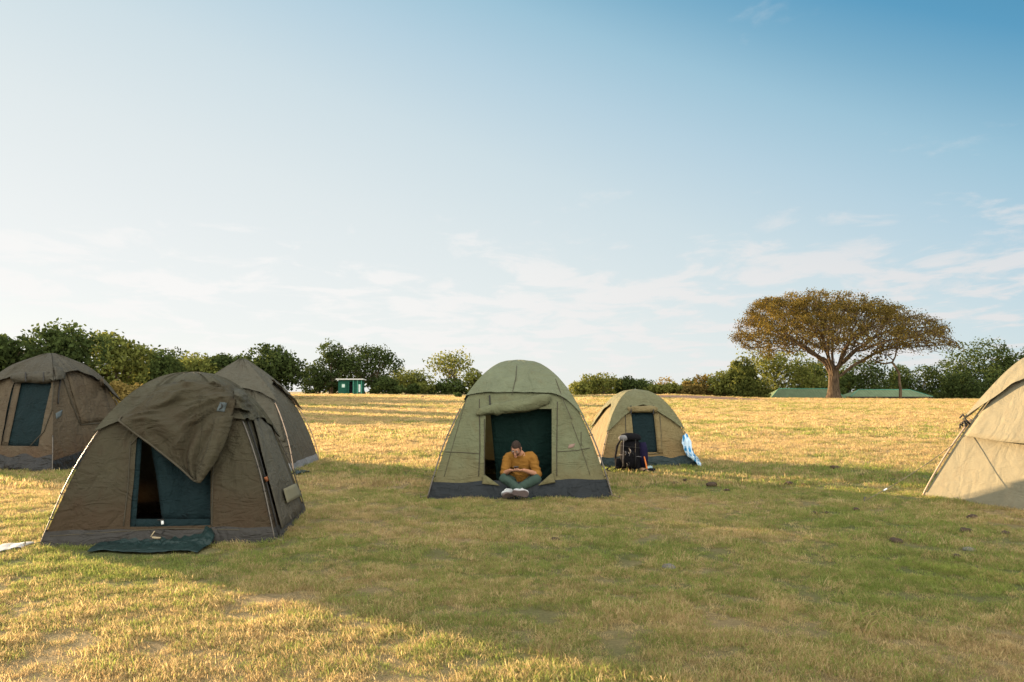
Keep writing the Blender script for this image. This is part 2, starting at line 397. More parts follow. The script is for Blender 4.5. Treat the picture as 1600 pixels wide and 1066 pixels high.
def lay_grass():
    P, RT, S, Wh = [], [], [], []
    kinds = short + clump + mid + far
    for (y0, y1, dens, lo, hi, s0, s1) in ((3.6, 7.5, 850, 0, 5, .7, 1.35), (3.6, 7.5, 150, 5, 9, .45, 1.15), (7.5, 13, 420, 0, 5, 1.0, 1.6), (7.5, 13, 80, 5, 9, .6, 1.2),
                                           (4, 30, 1.3, 5, 9, 1.3, 2.3), (13, 26, 72, 9, 13, .7, 1.2), (26, 60, 18, 13, 17, .5, .95), (60, 118, 7.5, 13, 17, .7, 1.2)):
        x, y = zone(y0, y1, dens)
        # clumped: thin the stand where a coarse noise is low
        nz = np.array([mnoise.noise((a * 2.3, b * 2.3, 3.1)) + 0.6 * mnoise.noise((a * 6.1, b * 6.1, 9.1)) for a, b in zip(x, y)])
        keep = rng.uniform(-0.75, 0.45, len(x)) < nz
        keep &= outside(x, y)
        if y0 > 50: keep &= ~((np.hypot(x - 23.5, (y - 103)) < 9))
        x, y, nz = x[keep], y[keep], nz[keep]; n = len(x)
        P.append(np.stack([x, y, terrain(x, y)], -1)); RT.append(np.stack([rng.normal(0, .12, n), rng.normal(0, .12, n), rng.uniform(0, 6.28, n)], -1))
        S.append(rng.uniform(s0, s1, n) * (1 + 0.7 * np.clip(nz, -0.6, 0.9))); Wh.append(rng.integers(lo, hi, n))
    # longer grass left uncut against the tent walls
    for cx, cy, h, rz in FOOT:
        n = int(h * 8 * 34); t = rng.uniform(-1, 1, n); sd_ = rng.integers(0, 4, n); o_ = h * (1 + rng.uniform(0.0, .05, n)) / .97
        lx = np.where(sd_ == 0, o_, np.where(sd_ == 1, -o_, t * o_)); ly = np.where(sd_ < 2, t * o_, np.where(sd_ == 2, o_, -o_))
        x = cx + lx * math.cos(rz) - ly * math.sin(rz); y = cy + lx * math.sin(rz) + ly * math.cos(rz)
        ok = ~((abs(x - .02) < .26) & (y < 12.2)) & ~(((x + 3.6) / .72) ** 2 + ((y - 8.05) / .36) ** 2 < 1); x, y = x[ok], y[ok]; n = len(x)
        P.append(np.stack([x, y, terrain(x, y)], -1)); RT.append(np.stack([rng.normal(0, .15, n), rng.normal(0, .15, n), rng.uniform(0, 6.28, n)], -1))
        S.append(rng.uniform(.7, 1.7, n)); Wh.append(rng.integers(0, 9, n))
    o = scatter('grass', 'short dry and green grass covering the whole meadow', np.concatenate(P), np.concatenate(RT), np.concatenate(S), np.concatenate(Wh), kinds)
    print('GRASS', len(o.data.vertices))
    return o
# ------------------------------------------------------------------ dome tents
HP = np.array([0, .16, .376, .535, .683, .797, .888, .968, .993, 1.0])
WP = np.array([1, .925, .822, .728, .625, .515, .395, .225, .105, .0])
PROFILES = {'dome': (HP, WP), 'tip': (HP, np.array([1, .925, .822, .728, .625, .505, .36, .125, .04, .0])),
            'lean': (np.array([0, .25, .51, .70, .87, .95, 1]), np.array([1, .835, .655, .50, .32, .17, 0])),
            'peak': (np.array([0, .15, .30, .53, .67, .80, .90, .97, 1.0]), np.array([1, .935, .855, .70, .565, .385, .21, .07, 0]))}
def prof(h, kind='dome'):
    # smooth interpolation of the tent's silhouette: half width at relative height h
    HP, WP = PROFILES[kind]
    h = min(max(h, 0.0), 1.0)
    i = int(np.searchsorted(HP, h, side='right') - 1); i = min(i, len(HP) - 2)
    def sl(k):
        if k <= 0: return (WP[1] - WP[0]) / (HP[1] - HP[0])
        if k >= len(HP) - 1: return (WP[-1] - WP[-2]) / (HP[-1] - HP[-2])
        a, b = (WP[k] - WP[k - 1]) / (HP[k] - HP[k - 1]), (WP[k + 1] - WP[k]) / (HP[k + 1] - HP[k])
        return 2 * a * b / (a + b) if a * b > 0 else 0
    d = HP[i + 1] - HP[i]; t = (h - HP[i]) / d
    m0, m1 = sl(i) * d, sl(i + 1) * d
    return (2*t**3 - 3*t*t + 1) * WP[i] + (t**3 - 2*t*t + t) * m0 + (-2*t**3 + 3*t*t) * WP[i + 1] + (t**3 - t*t) * m1

class Tent:
    def __init__(s, label, cx, cy, w, H, rz, depth=1.0, sag=0.035, wr=0.010, seed=1, kind='dome', group='dome tents pitched on the meadow'):
        s.kind = kind
        s.w, s.d, s.H, s.sag, s.wr, s.seed, s.rz = w, w * depth, H, sag, wr, seed, R(rz)
        z = tz(cx, cy)
        s.root = thing('dome_tent', label, 'tent', (cx, cy, z), s.rz, group)
        s.M = Matrix.Translation((cx, cy, z)) @ Matrix.Rotation(s.rz, 4, 'Z'); s.Mi = s.M.inverted()
        FOOT.append((cx, cy, w * 0.97, s.rz))
    def fp(s, f, t, h, off=0.0, wrinkle=1.0):
        """local point on face f (0 front, 1 right, 2 back, 3 left): t across -1..1, h relative height"""
        p = prof(h, s.kind); wx, wy = s.w * p, s.d * p
        inw = s.sag * (1 - t * t) * math.sin(math.pi * min(1, h * 0.95 + 0.02)) * (0.4 + 0.6 * p)
        if s.wr and wrinkle:
            q = (t * 2.1 + f * 7.3 + s.seed * 3.7, h * 3.2, s.seed * 1.9)
            fold = 1 - abs(mnoise.noise((t * 3.2 + h * 2.0 + f * 4.1, h * 2.2 - t * 0.8, s.seed * 2.3))) * 2.2
            inw += wrinkle * s.wr * (mnoise.noise(q) + 0.7 * mnoise.noise((q[0] * 2.3, q[1] * 1.7, q[2])) - 0.55 * max(0, fold) ** 2 + 0.3 * mnoise.noise((t * 11 + f, h * 9, s.seed))) * (1 - t ** 4)
        o = off - inw
        wxx, wyy = wx + o, wy + o
        ax, ay = wx + off * 0.9, wy + off * 0.9
        z = h * s.H * (1 + 0.8 * off / s.H)
        return Vector(((t * ax, -wyy, z), (wxx, t * ay, z), (-t * ax, wyy, z), (-wxx, -t * ay, z))[f])
    def face_of(s, P):
        return max(((-P.y / s.d, 0), (P.x / s.w, 1), (P.y / s.d, 2), (-P.x / s.w, 3)))[1]
    def inside(s, P, off):
        h = P.z / s.H
        if h > 1: return False
        f = s.face_of(P); p = max(prof(max(h, 0), s.kind), 1e-3)
        t = (P.x / (s.w * p), P.y / (s.d * p))[f % 2]; t = max(-1, min(1, t * (1 if f < 2 else -1)))
        q = s.fp(f, t, max(h, 0), off)
        return (abs(P.y) <= abs(q.y)) if f % 2 == 0 else (abs(P.x) <= abs(q.x))
    def on(s, px, py, off=0.0):
        """local point where the photo's pixel meets the tent's canvas (inflated by off)"""
        o = s.Mi @ Vector((0, 0, CAMH)); d = (s.Mi.to_3x3() @ ray(px, py))
        c = s.M.translation.y; t = max(1.0, (c - s.w * 1.7)) / ray(px, py).y; e = (c + s.w * 1.2) / ray(px, py).y
        st = 0.02
        while t < e:
            if s.inside(o + d * t, off):
                a, b = t - st, t
                for _ in range(12):
                    m = (a + b) / 2
                    if s.inside(o + d * m, off): b = m
                    else: a = m
                return o + d * b
            t += st
        # missed: nearest plane through the tent's axis
        return o + d * ((c - s.d * 0.4) / ray(px, py).y)
    # ---- parts
    def body(s, mat, hole=None, name='canvas_wall'):
        """canvas shell; hole = (x left, x right, h0, h1) of the door in the front face, with x(h) linear: ((xb,xt),(xb,xt),h0,h1)"""
        mb = MB()
        nrows = 48; hs = sorted(set([round(i / nrows, 5) for i in range(nrows + 1)] + ([round(hole[2], 5), round(hole[3], 5)] if hole else [])))
        hs = [h if h < 0.999 else 0.999 for h in hs]
        for f in range(4):
            if f == 0 and hole:
                (lb, lt), (rb, rt), h0, h1 = hole
                rows = []; NL, ND, NR = 14, 14, 14
                for h in hs:
                    k = (h - h0) / (h1 - h0); p = prof(h, s.kind) * s.w
                    k = min(max(k, -0.3), 1.25)
                    xl, xr = (lb + (lt - lb) * k), (rb + (rt - rb) * k)
                    tl, tr = (max(-.94, xl / max(p, 1e-3)), min(.94, xr / max(p, 1e-3)))
                    ts = list(np.linspace(-1, tl, NL, endpoint=False)) + list(np.linspace(tl, tr, ND, endpoint=False)) + list(np.linspace(tr, 1, NR + 1))
                    rows.append([s.fp(0, t, h) for t in ts])
                n0 = len(mb.v); nc = len(rows[0])
                for r in rows: mb.v += r
                for i in range(len(hs) - 1):
                    for j in range(nc - 1):
                        if NL <= j < NL + ND and hs[i] >= h0 - 1e-4 and hs[i + 1] <= h1 + 1e-4: continue
                        a = n0 + i * nc + j; mb.f.append((a, a + 1, a + 1 + nc, a + nc))
            else:
                mb.grid([[s.fp(f, t, h) for t in np.linspace(-1, 1, 41)] for h in hs])
        o = mb.build(name, mat, s.root)
        return o
    def floor(s, mat):
        mb = MB(); q = 0.985
        mb.add([(-s.w * q, -s.d * q, .012), (s.w * q, -s.d * q, .012), (s.w * q, s.d * q, .012), (-s.w * q, s.d * q, .012)], [(0, 1, 2, 3)])
        return mb.build('groundsheet_floor', mat, s.root)
    def skirt(s, mat, hh, wav=0.0, off=0.014):
        mb = MB()
        for f in range(4):
            ts = np.linspace(-1, 1, 49); rows = []
            for k in range(9):
                v = k / 8; row = []
                for t in ts:
                    nz = mnoise.noise((t * 3 + f * 5 + s.seed, s.seed * 2.2, 0))
                    h = (hh[f] if hasattr(hh, '__len__') else hh) * (1 + wav * nz) * v
                    bulge = wav * 0.07 * max(0, mnoise.noise((t * 5 + f * 3.1 + s.seed, v * 2.5, 4.4)) + 0.45) * math.sin(math.pi * min(1, v * .9 + .1)) * (1 - t ** 6)
                    P = s.fp(f, t, h, off + bulge); P.z -= 0.03 * (1 - v)
                    row.append(P)
                rows.append(row)
            mb.grid(rows)
        return mb.build('ground_skirt', mat, s.root)
    def fly(s, mat, mids, corners, power=2.5, off=0.04, lip=0.03, wr=1.6):
        """roof cover: lower edge at mids[f] in the middle of face f, corners FL FR BR BL (relative heights)"""
        mb = MB(); cs = {0: (corners[0], corners[1]), 1: (corners[1], corners[2]), 2: (corners[2], corners[3]), 3: (corners[3], corners[0])}
        pw = power if hasattr(power, '__len__') else [power] * 4
        for f in range(4):
            a, b = cs[f]; rows = []; ts = np.linspace(-1, 1, 41)
            for v in list(np.linspace(0, 1, 25)):
                row = []
                for t in ts:
                    e = mids[f] + ((a if t < 0 else b) - mids[f]) * abs(t) ** pw[f] + 0.012 * mnoise.noise((t * 4 + f * 9, s.seed, 2))
                    h = e + (1 - e) * v
                    flare = lip * (1 - v) ** 3 * (1 + 0.8 * mnoise.noise((t * 5 + f * 3, s.seed * 1.3, 7)))
                    row.append(s.fp(f, t, min(h, 0.9995), off + flare, wr))
                rows.append(row)
            mb.grid(rows)
            # turned hem: a second, slightly lower and inner strip gives the edge its thickness
            hem = [[Vector(p) for p in rows[0]], [p + Vector((0, 0, -0.006)) for p in rows[0]], [Vector((p.x * (1 - .012 / max(.2, abs(p.x)) * (f % 2)), p.y * (1 - .012 / max(.2, abs(p.y)) * (1 - f % 2)), p.z + .012)) for p in rows[0]]]
            mb.grid(hem, flip=True)
        return mb.build('fly_sheet', mat, s.root)
    def poles(s, mat, tops=(.6, .6, .6, .6), off=0.05, r=0.011):
        for i, (f, t) in enumerate(((0, -1), (0, 1), (2, -1), (2, 1))):
            mb = MB(); pts = []
            for h in np.linspace(0, tops[i], 15):
                p = s.fp(f, t, h, 0, 0); u = Vector((p.x, p.y, 0)).normalized()
                bow = off * (0.55 + 0.75 * math.sin(math.pi * min(1, h / max(tops[i], .1))))
                pts.append(p + u * bow)
            pts[0].z = -0.03
            mb.tube(pts, r, 7)
            o = mb.build('tent_pole', mat, s.root)
            for h in (0.15, 0.29, 0.43):
                if h < tops[i]:
                    p = s.fp(f, t, h, 0, 0); u = Vector((p.x, p.y, 0)).normalized()
                    c = p + u * (off * (0.55 + 0.75 * math.sin(math.pi * h / tops[i])))
                    MB().tube([p - u * .005, c - Vector((0, 0, .004)), c + u * .009, c + u * .010 + Vector((0, 0, .022))], 0.0055, 5).build('pole_clip', M['black_strap'], o)
    def pegs(s, corners=((-1, -1), (1, -1))):
        for a, b in corners:
            p = Vector((a * s.w, b * s.d, 0)); u = Vector((a, b, 0)).normalized(); q = p + u * .14
            MB().tube([p + Vector((0, 0, .05)), p + u * .07 + Vector((0, 0, .045)), q + Vector((0, 0, .03)), q + u * .012 + Vector((0, 0, .055)), q + Vector((0, 0, .075)), q - u * .01 + Vector((0, 0, .03)), q - Vector((0, 0, .1))], .0055, 5).build('peg_loop', M['rope'], s.root)
    def line(s, name, pts, r, mat, off=0.006, n=5, sub=6, flat=1.0):
        P = []
        for (a, b) in zip(pts[:-1], pts[1:]):
            for k in range(sub): P.append(s.on(a[0] + (b[0] - a[0]) * k / sub, a[1] + (b[1] - a[1]) * k / sub, off))
        P.append(s.on(pts[-1][0], pts[-1][1], off))
        return MB().tube(P, r, n, flat=flat).build(name, mat, s.root)
    def lines(s, name, lst, r, mat, off=0.006, sub=6):
        for pts in lst: s.line(name, pts, r, mat, off, 5, sub)
    def patch(s, name, quad, mat, off=0.01, n=(8, 8), bulge=0.0, rough=0.0, thick=0.006, seed=0, parent=None):
        """cloth panel over four photo corners TL TR BR BL, lying on the canvas at distance off"""
        rows = []
        for i in range(n[0] + 1):
            v = i / n[0]; row = []
            for j in range(n[1] + 1):
                u = j / n[1]
                a = (quad[0][0] * (1 - u) + quad[1][0] * u, quad[0][1] * (1 - u) + quad[1][1] * u)
                b = (quad[3][0] * (1 - u) + quad[2][0] * u, quad[3][1] * (1 - u) + quad[2][1] * u)
                o = off + bulge * math.sin(math.pi * u) * math.sin(math.pi * v) + rough * mnoise.noise((u * 4, v * 4, seed))
                row.append(s.on(a[0] * (1 - v) + b[0] * v, a[1] * (1 - v) + b[1] * v, o))
            rows.append(row)
        return sheet(name, rows, mat, parent or s.root, thick)
def sheet(name, rows, mat, parent=None, thick=0.006):
    """a cloth grid given real thickness: front, back and rim"""
    nr, nc = len(rows), len(rows[0]); nor = []
    for i in range(nr):
        for j in range(nc):
            a = rows[i][min(j + 1, nc - 1)] - rows[i][max(j - 1, 0)]; b = rows[min(i + 1, nr - 1)][j] - rows[max(i - 1, 0)][j]
            n = a.cross(b); nor.append(n.normalized() if n.length > 1e-9 else Vector((0, -1, 0)))
    mb = MB(); back = [[rows[i][j] + nor[i * nc + j] * thick for j in range(nc)] for i in range(nr)]
    mb.grid(rows, flip=True); m = len(mb.v); mb.grid(back)
    rim = [(0, j) for j in range(nc)] + [(i, nc - 1) for i in range(1, nr)] + [(nr - 1, j) for j in range(nc - 2, -1, -1)] + [(i, 0) for i in range(nr - 2, 0, -1)]
    for k in range(len(rim)):
        a = rim[k][0] * nc + rim[k][1]; b = rim[(k + 1) % len(rim)]; b = b[0] * nc + b[1]
        mb.f.append((a, b, b + m, a + m))
    return mb.build(name, mat, parent)
def spline_grid(ctrl, nu, nv):
    """smooth grid of points through a small grid of control points (Catmull-Rom both ways)"""
    def cr(P, t):
        n = len(P) - 1; x = t * n; i = min(int(x), n - 1); u = x - i
        p0, p1, p2, p3 = P[max(i - 1, 0)], P[i], P[i + 1], P[min(i + 2, n)]
        if i == 0: p0 = p1 * 2 - p2
        if i == n - 1: p3 = p2 * 2 - p1
        return 0.5 * ((2 * p1) + (p2 - p0) * u + (2 * p0 - 5 * p1 + 4 * p2 - p3) * u * u + (3 * p1 - p0 - 3 * p2 + p3) * u ** 3)
    rows = [[cr(r, j / nu) for j in range(nu + 1)] for r in ctrl]
    return [[cr([r[j] for r in rows], i / nv) for j in range(nu + 1)] for i in range(nv + 1)]

M = {}
M['brown_canvas'] = canvas('brown_olive_canvas', (0.0493, 0.0422, 0.0238), (0.0326, 0.0211, 0.0114), 0.9, low_dirt=0.60)
M['brown_fly'] = canvas('faded_brown_canvas', (0.0598, 0.0554, 0.0352), (0.0387, 0.0308, 0.0194), 0.9)
M['dusty_canvas'] = canvas('dusty_brown_canvas', (0.0880, 0.0669, 0.0414), (0.0528, 0.0361, 0.0220), 0.8, low_dirt=0.8)
M['dusty_fly'] = canvas('grey_brown_canvas', (0.0651, 0.0581, 0.0422), (0.0414, 0.0343, 0.0238), 0.8)
M['grey_canvas'] = canvas('grey_olive_canvas', (0.0792, 0.0730, 0.0528), (0.0546, 0.0458, 0.0326), 0.7, low_dirt=0.3)
M['khaki_canvas'] = canvas('khaki_green_canvas', (0.1251, 0.1315, 0.0713), (0.0919, 0.0840, 0.0412), 0.85, low_dirt=0.55)
M['khaki_fly'] = canvas('sage_canvas', (0.1373, 0.1514, 0.0915), (0.1038, 0.1021, 0.0563), 0.85)
M['tan_canvas'] = canvas('tan_canvas', (0.1804, 0.1408, 0.0651), (0.1390, 0.0986, 0.0440), 0.6, low_dirt=0.50)
M['tan_fly'] = canvas('olive_tan_canvas', (0.1364, 0.1320, 0.0704), (0.1056, 0.0968, 0.0484), 0.6)
M['pale_canvas'] = canvas('pale_khaki_canvas', (0.198, 0.176, 0.116), (0.166, 0.142, 0.092), 0.5, 0.05, crease=0.45)
M['green_net'] = canvas('dark_green_lining', (0.0006, 0.0106, 0.0126), (0.0004, 0.0063, 0.0078), 0.6, 0.02)
M['deep_green'] = canvas('deep_green_lining', (0.0009, 0.0167, 0.0123), (0.0007, 0.0070, 0.0053), 0.6, 0.02)
M['navy_pvc'] = canvas('navy_groundsheet', (0.0078, 0.0111, 0.0140), (0.0126, 0.0135, 0.0135), 0.6, 0.0, 0.6)
M['teal_pvc'] = canvas('teal_groundsheet', (0.0086, 0.0216, 0.0234), (0.0123, 0.0185, 0.0172), 0.6, 0.0, 0.5)
M['grey_pvc'] = canvas('grey_brown_groundsheet', (0.0352, 0.0317, 0.0282), (0.0246, 0.0211, 0.0176), 0.6, 0.0, 0.7)
M['black_pvc'] = canvas('shiny_black_groundsheet', (0.0114, 0.0106, 0.0097), (0.0308, 0.0238, 0.0176), 0.6, 0.0, 0.35)
M['white_pvc'] = canvas('pale_groundsheet', (0.1760, 0.1760, 0.1804), (0.1144, 0.1056, 0.1056), 0.5, 0.0, 0.6)
M['black_strap'] = plain('black_webbing', (0.02, 0.018, 0.016), 0.7)
M['dark_seam'] = plain('dark_seam_tape', (0.045, 0.038, 0.025), 0.9)
M['brown_tape'] = plain('brown_seam_tape', (0.055, 0.046, 0.030), 0.9)
M['pole_steel'] = plain('worn_steel_pole', (0.10, 0.085, 0.07), 0.45, 0.4, 12, 0.1, 0.5, 0.6)
M['pole_wood'] = plain('bare_pole', (0.36, 0.25, 0.17), 0.5, 0.3, 12, 0.1, 0.5, 0.1)
M['rope'] = plain('guy_rope', (0.16, 0.135, 0.08), 0.9)
M['white_tag'] = plain('white_tag', (0.75, 0.75, 0.72), 0.6)
M['blue_patch'] = plain('faded_blue_badge', (0.075, 0.092, 0.096), 0.8)
M['orange_tape'] = plain('orange_tape', (0.26, 0.085, 0.03), 0.8)
M['pink_patch'] = plain('faded_red_badge', (0.20, 0.13, 0.10), 0.8)
M['pale_patch'] = plain('pale_repair_patch', (0.15, 0.135, 0.085), 0.85)

# ============ tent in the middle with the seated man
T = Tent('khaki green dome tent with a man sitting in its open doorway', 0.12, 13.90, 1.36, 2.115, 0, 1.48, seed=3, sag=0.04, wr=.026)
def hole_px(T, tl, tr, br, bl):
    a, b, c, d = [T.on(*p) for p in (tl, tr, br, bl)]
    return ((d.x, a.x), (c.x, b.x), (c.z + d.z) / 2 / T.H, (a.z + b.z) / 2 / T.H)
T.body(M['khaki_canvas'], hole_px(T, (759, 639), (862, 639), (862, 763), (757, 763)))
T.floor(M['navy_pvc']); T.pegs()
T.skirt(M['navy_pvc'], (0.125, .12, .12, .12), 0.25)
T.fly(M['khaki_fly'], (.735, .66, .72, .66), (.71, .55, .6, .54), (7, 2.0, 2.5, 2.5), 0.022, 0.010)
T.poles(M['pole_steel'], (.62, .60, .6, .62), 0.045)
# dark green lining just inside the doorway, hung askew
rows = []
for i in range(17):
    v = i / 16; row = []
    for j in range(15):
        u = j / 14
        xl, xr = (764 + 12 * v, 872)
        P = T.Mi @ at(xl + (xr - xl) * u, 622 + 130 * v, 12.82 + 0.06 * v + 0.035 * mnoise.noise((u * 3, v * 2.5, 1.7)) + 0.05 * v * math.sin(u * 7))
        row.append(P)
    rows.append(row)
sheet('door_lining', rows, M['deep_green'], T.root, 0.004)
# door flap rolled up and tied under the fly
def rolled(T, pts, radii, mat, name='rolled_door_flap', off=0.05, seed=0, squash=0.75):
    P = []; rr = []
    for k in range(29):
        x = k / 28 * (len(pts) - 1); i = min(int(x), len(pts) - 2); u = x - i
        a, b = pts[i], pts[i + 1]
        P.append(T.on(a[0] * (1 - u) + b[0] * u, a[1] * (1 - u) + b[1] * u, off)); rr.append((radii[i] * (1 - u) + radii[i + 1] * u) * (1 + 0.16 * mnoise.noise((x * 2.3, seed, 1))))
    mb = MB(); mb.tube(P, rr, 14, flat=squash, up=Vector((0, 1, 0)))
    for v in range(len(mb.v)):
        q = mb.v[v]; k = v // 14; ph = v % 14
        mb.v[v] = q + (q - P[min(k, 28)]) * 0.30 * mnoise.noise((k * 0.22 + ph * 0.55, ph * 0.45, seed + 3))
    for v in range(len(mb.v)):
        k = v // 14; ph = v % 14
        if k < 29: mb.v[v] += (mb.v[v] - P[k]) * .22 * (1 - 2 * abs(mnoise.noise((ph * .9 + k * .12, k * .05, seed + 8))))
    return mb.build(name, mat, T.root)
rl = rolled(T, [(744, 648), (754, 643), (775, 639), (800, 637), (830, 632), (852, 624), (859, 619)], [.02, .06, .08, .085, .09, .085, .03], M['khaki_canvas'], seed=5)
T.lines('zip', [[(749, 624), (750, 700), (748, 744)], [(871, 628), (870, 700), (870, 744)], [(757, 655), (757, 748), (785, 757)]], 0.007, M['dark_seam'])
T.lines('strap', [[(765, 618), (766, 640)]], 0.012, M['black_strap'], 0.02)
T.lines('seam', [[(690, 706), (720, 707), (748, 709)], [(871, 706), (900, 704), (922, 700)], [(908, 675), (908, 697)]], 0.005, M['brown_tape'])
T.patch('brand_badge', [(889, 695), (899, 693), (896, 699), (887, 701)], M['pink_patch'], 0.006, (2, 3), thick=.003)
# canvas gussets that sag from the door's lower corners towards the seated man
T.patch('door_gusset', [(755, 743), (758, 742), (781, 759), (753, 756)], M['khaki_canvas'], 0.045, (8, 8), bulge=.012, rough=.012)
T.patch('door_gusset', [(861, 740), (864, 740), (868, 754), (840, 759)], M['khaki_canvas'], 0.045, (8, 8), bulge=.012, rough=.012)
T.lines('fly_seam', [[(808, 564), (806, 590), (800, 617)], [(868, 592), (880, 625), (893, 655)]], 0.006, M['brown_tape'], 0.045)
T.lines('panel_seam', [[(728, 625), (712, 680), (694, 745)], [(893, 660), (908, 700), (922, 742)]], 0.004, M['brown_tape'], 0.004)
# ============ small tan tent behind it on the right
T = Tent('small tan dome tent with a backpack standing before its green door', 2.76, 17.8, 1.04, 1.60, 6, 1.0, seed=5, sag=0.03, wr=.014)
SMALL = T
T.body(M['tan_canvas'], hole_px(T, (986, 645), (1021, 645), (1027, 707), (992, 707)))
T.floor(M['navy_pvc']); T.pegs(); T.skirt(M['teal_pvc'], (.135, .13, .12, .12), 0.3)
T.fly(M['tan_fly'], (.79, .80, .79, .80), (.44, .47, .46, .46), 1.7, 0.03, .02)
T.poles(M['pole_steel'], (.5, .5, .5, .5), 0.03, .009)
T.patch('door_lining', [(984, 643), (1023, 643), (1029, 709), (990, 709)], M['green_net'], -0.03, (8, 8), thick=.004)
rolled(T, [(981, 641), (986, 640), (1004, 640), (1022, 640), (1027, 641)], [.05, .062, .065, .062, .05], M['tan_canvas'], off=.05, seed=2)
T.lines('roll_strap', [[(986, 634), (986, 648)], [(1021, 634), (1021, 648)]], 0.013, M['black_strap'], 0.10)
T.lines('zip', [[(977, 648), (978, 678), (980, 705)], [(1031, 650), (1033, 680), (1033, 706)], [(1005, 710), (1030, 709), (1033, 705)]], 0.009, M['brown_tape'])
T.patch('door_border', [(1023, 645), (1030, 646), (1036, 709), (1028, 709)], M['tan_canvas'], 0.014, (6, 2), thick=.006)

# ============ near tent on the left with the flap hanging across its door
T = Tent('brown olive dome tent with a torn-looking flap hanging across its green door', -3.77, 9.42, 1.17, 1.80, 6, 0.9, seed=8, sag=0.04, wr=.030)
NEAR = T
T.body(M['brown_canvas'], hole_px(T, (216, 668), (330, 668), (329, 822), (203, 822)))
T.floor(M['grey_pvc']); T.pegs(); T.skirt(M['grey_pvc'], (.085, .075, .09, .09), 0.2)
T.fly(M['brown_fly'], (.74, .70, .74, .74), (.63, .70, .55, .62), (3, 3, 2, 2), 0.024, .012, 2.5)
T.poles(M['pole_steel'], (.66, .74, .6, .6), 0.022, .0075)
# mosquito-net door: green border with a dark opening on the left and the green panel pulled across
T.patch('inner_door_border', [(214, 662), (224, 662), (212, 822), (201, 822)], M['green_net'], -0.012, (10, 2), thick=.004)
T.patch('inner_door_sill', [(203, 811), (331, 811), (331, 826), (201, 826)], M['green_net'], -0.010, (2, 10), thick=.004)
rows = []
for i in range(15):
    v = i / 14; row = []
    for j in range(15):
        u = j / 14
        P = T.on((226 + 22 * v) * (1 - u) + 334 * u, 655 + 158 * v, -0.03); P.y += 0.04 + 0.07 * mnoise.noise((u * 4.4 + v, v * 1.6, 5.7)) + .03 * (1 - 2 * abs(mnoise.noise((u * 6 - v * 2, v * 2, 1.7)))) + .06 * (1 - u) ** 3
        row.append(P)
    rows.append(row)
sheet('inner_door', rows, M['green_net'], T.root, 0.004)
T.lines('zip', [[(204, 690), (200, 760), (193, 822)], [(334, 700), (332, 760), (331, 826)], [(268, 600), (262, 640)]], 0.006, M['dark_seam'])
T.lines('seam', [[(205, 694), (225, 672)], [(78, 838), (260, 826), (430, 829)]], 0.006, M['brown_tape'], 0.012)
T.patch('zip_tag', [(251, 812), (255, 811), (256, 819), (252, 820)], M['white_tag'], 0.012, (2, 2), thick=.006)
T.lines('zip_pull', [[(246, 813), (256, 812)], [(256, 828), (253, 834)]], 0.008, M['black_strap'], 0.02)
# the hanging flap: a heavy cloth caught up at the right shoulder, its tip falling over the door
ctrl_px = [  # rows from the ridge down; (px, py, stand-off)
    [(247, 604, .05), (275, 598, .06), (305, 596, .07), (335, 600, .07), (358, 604, .09), (372, 612, .08)],
    [(222, 632, .05), (252, 630, .08), (290, 622, .05), (322, 624, .12), (350, 622, .16), (370, 626, .10)],
    [(190, 655, .05), (230, 650, .12), (268, 652, .07), (303, 648, .15), (340, 645, .12), (364, 648, .09)],
    [(205, 672, .05), (236, 672, .07), (270, 676, .13), (302, 672, .08), (334, 676, .14), (354, 680, .10)],
    [(240, 698, .05), (262, 702, .06), (283, 708, .07), (302, 708, .08), (325, 712, .12), (340, 712, .10)],
    [(280, 730, .06), (290, 734, .06), (298, 738, .07), (306, 740, .08), (314, 740, .11), (324, 736, .10)],
    [(302, 750, .07), (305, 752, .07), (308, 753, .08), (310, 754, .09), (313, 754, .10), (316, 752, .10)]]
ctrl = [[T.on(a, b, o) for a, b, o in row] for row in ctrl_px]
G = spline_grid(ctrl, 44, 52)
for i, row in enumerate(G):
    for j, p in enumerate(row):
        v = i / (len(G) - 1); u = j / (len(row) - 1)
        rad = math.hypot((1.05 - u) * 1.3, v - .12); ang = math.atan2(v - .12, 1.05 - u)      # folds fan out from the right shoulder
        a = (0.055 * mnoise.noise((ang * 7.5 + .6 * math.sin(rad * 4), rad * 1.3, 2.2)) + 0.040 * (1 - 2 * abs(mnoise.noise((ang * 9, rad * 2.0, 6.6))))) * min(1, rad * 1.6) * (1 - .55 * v)
        sh = 1 - abs(mnoise.noise((ang * 5.2 + .35 * mnoise.noise((rad * 3, 1, 1)), rad * .8, 11.3))) * 3.2          # a few sharp creases
        a += .045 * max(0, sh) ** 2 * min(1, rad * 2.2) * (1 - .5 * v)
        a += mnoise.noise((j * .3, i * .16 + j * .12, 8.1)) * .009 + .03 * (1 - v) * (v < .75)
        row[j] = p + Vector((0, -a, a * .3))
flap = sheet('hanging_door_flap', G, M['brown_canvas'], T.root, 0.005)
hem_ = [G[i][0] + Vector((0, -.006, 0)) for i in range(16, len(G))]; hem_ += [G[-1][j] + Vector((0, -.006, 0)) for j in range(0, len(G[0]), 4)]
MB().tube(hem_, .010, 6).build('hem', M['brown_tape'], flap)
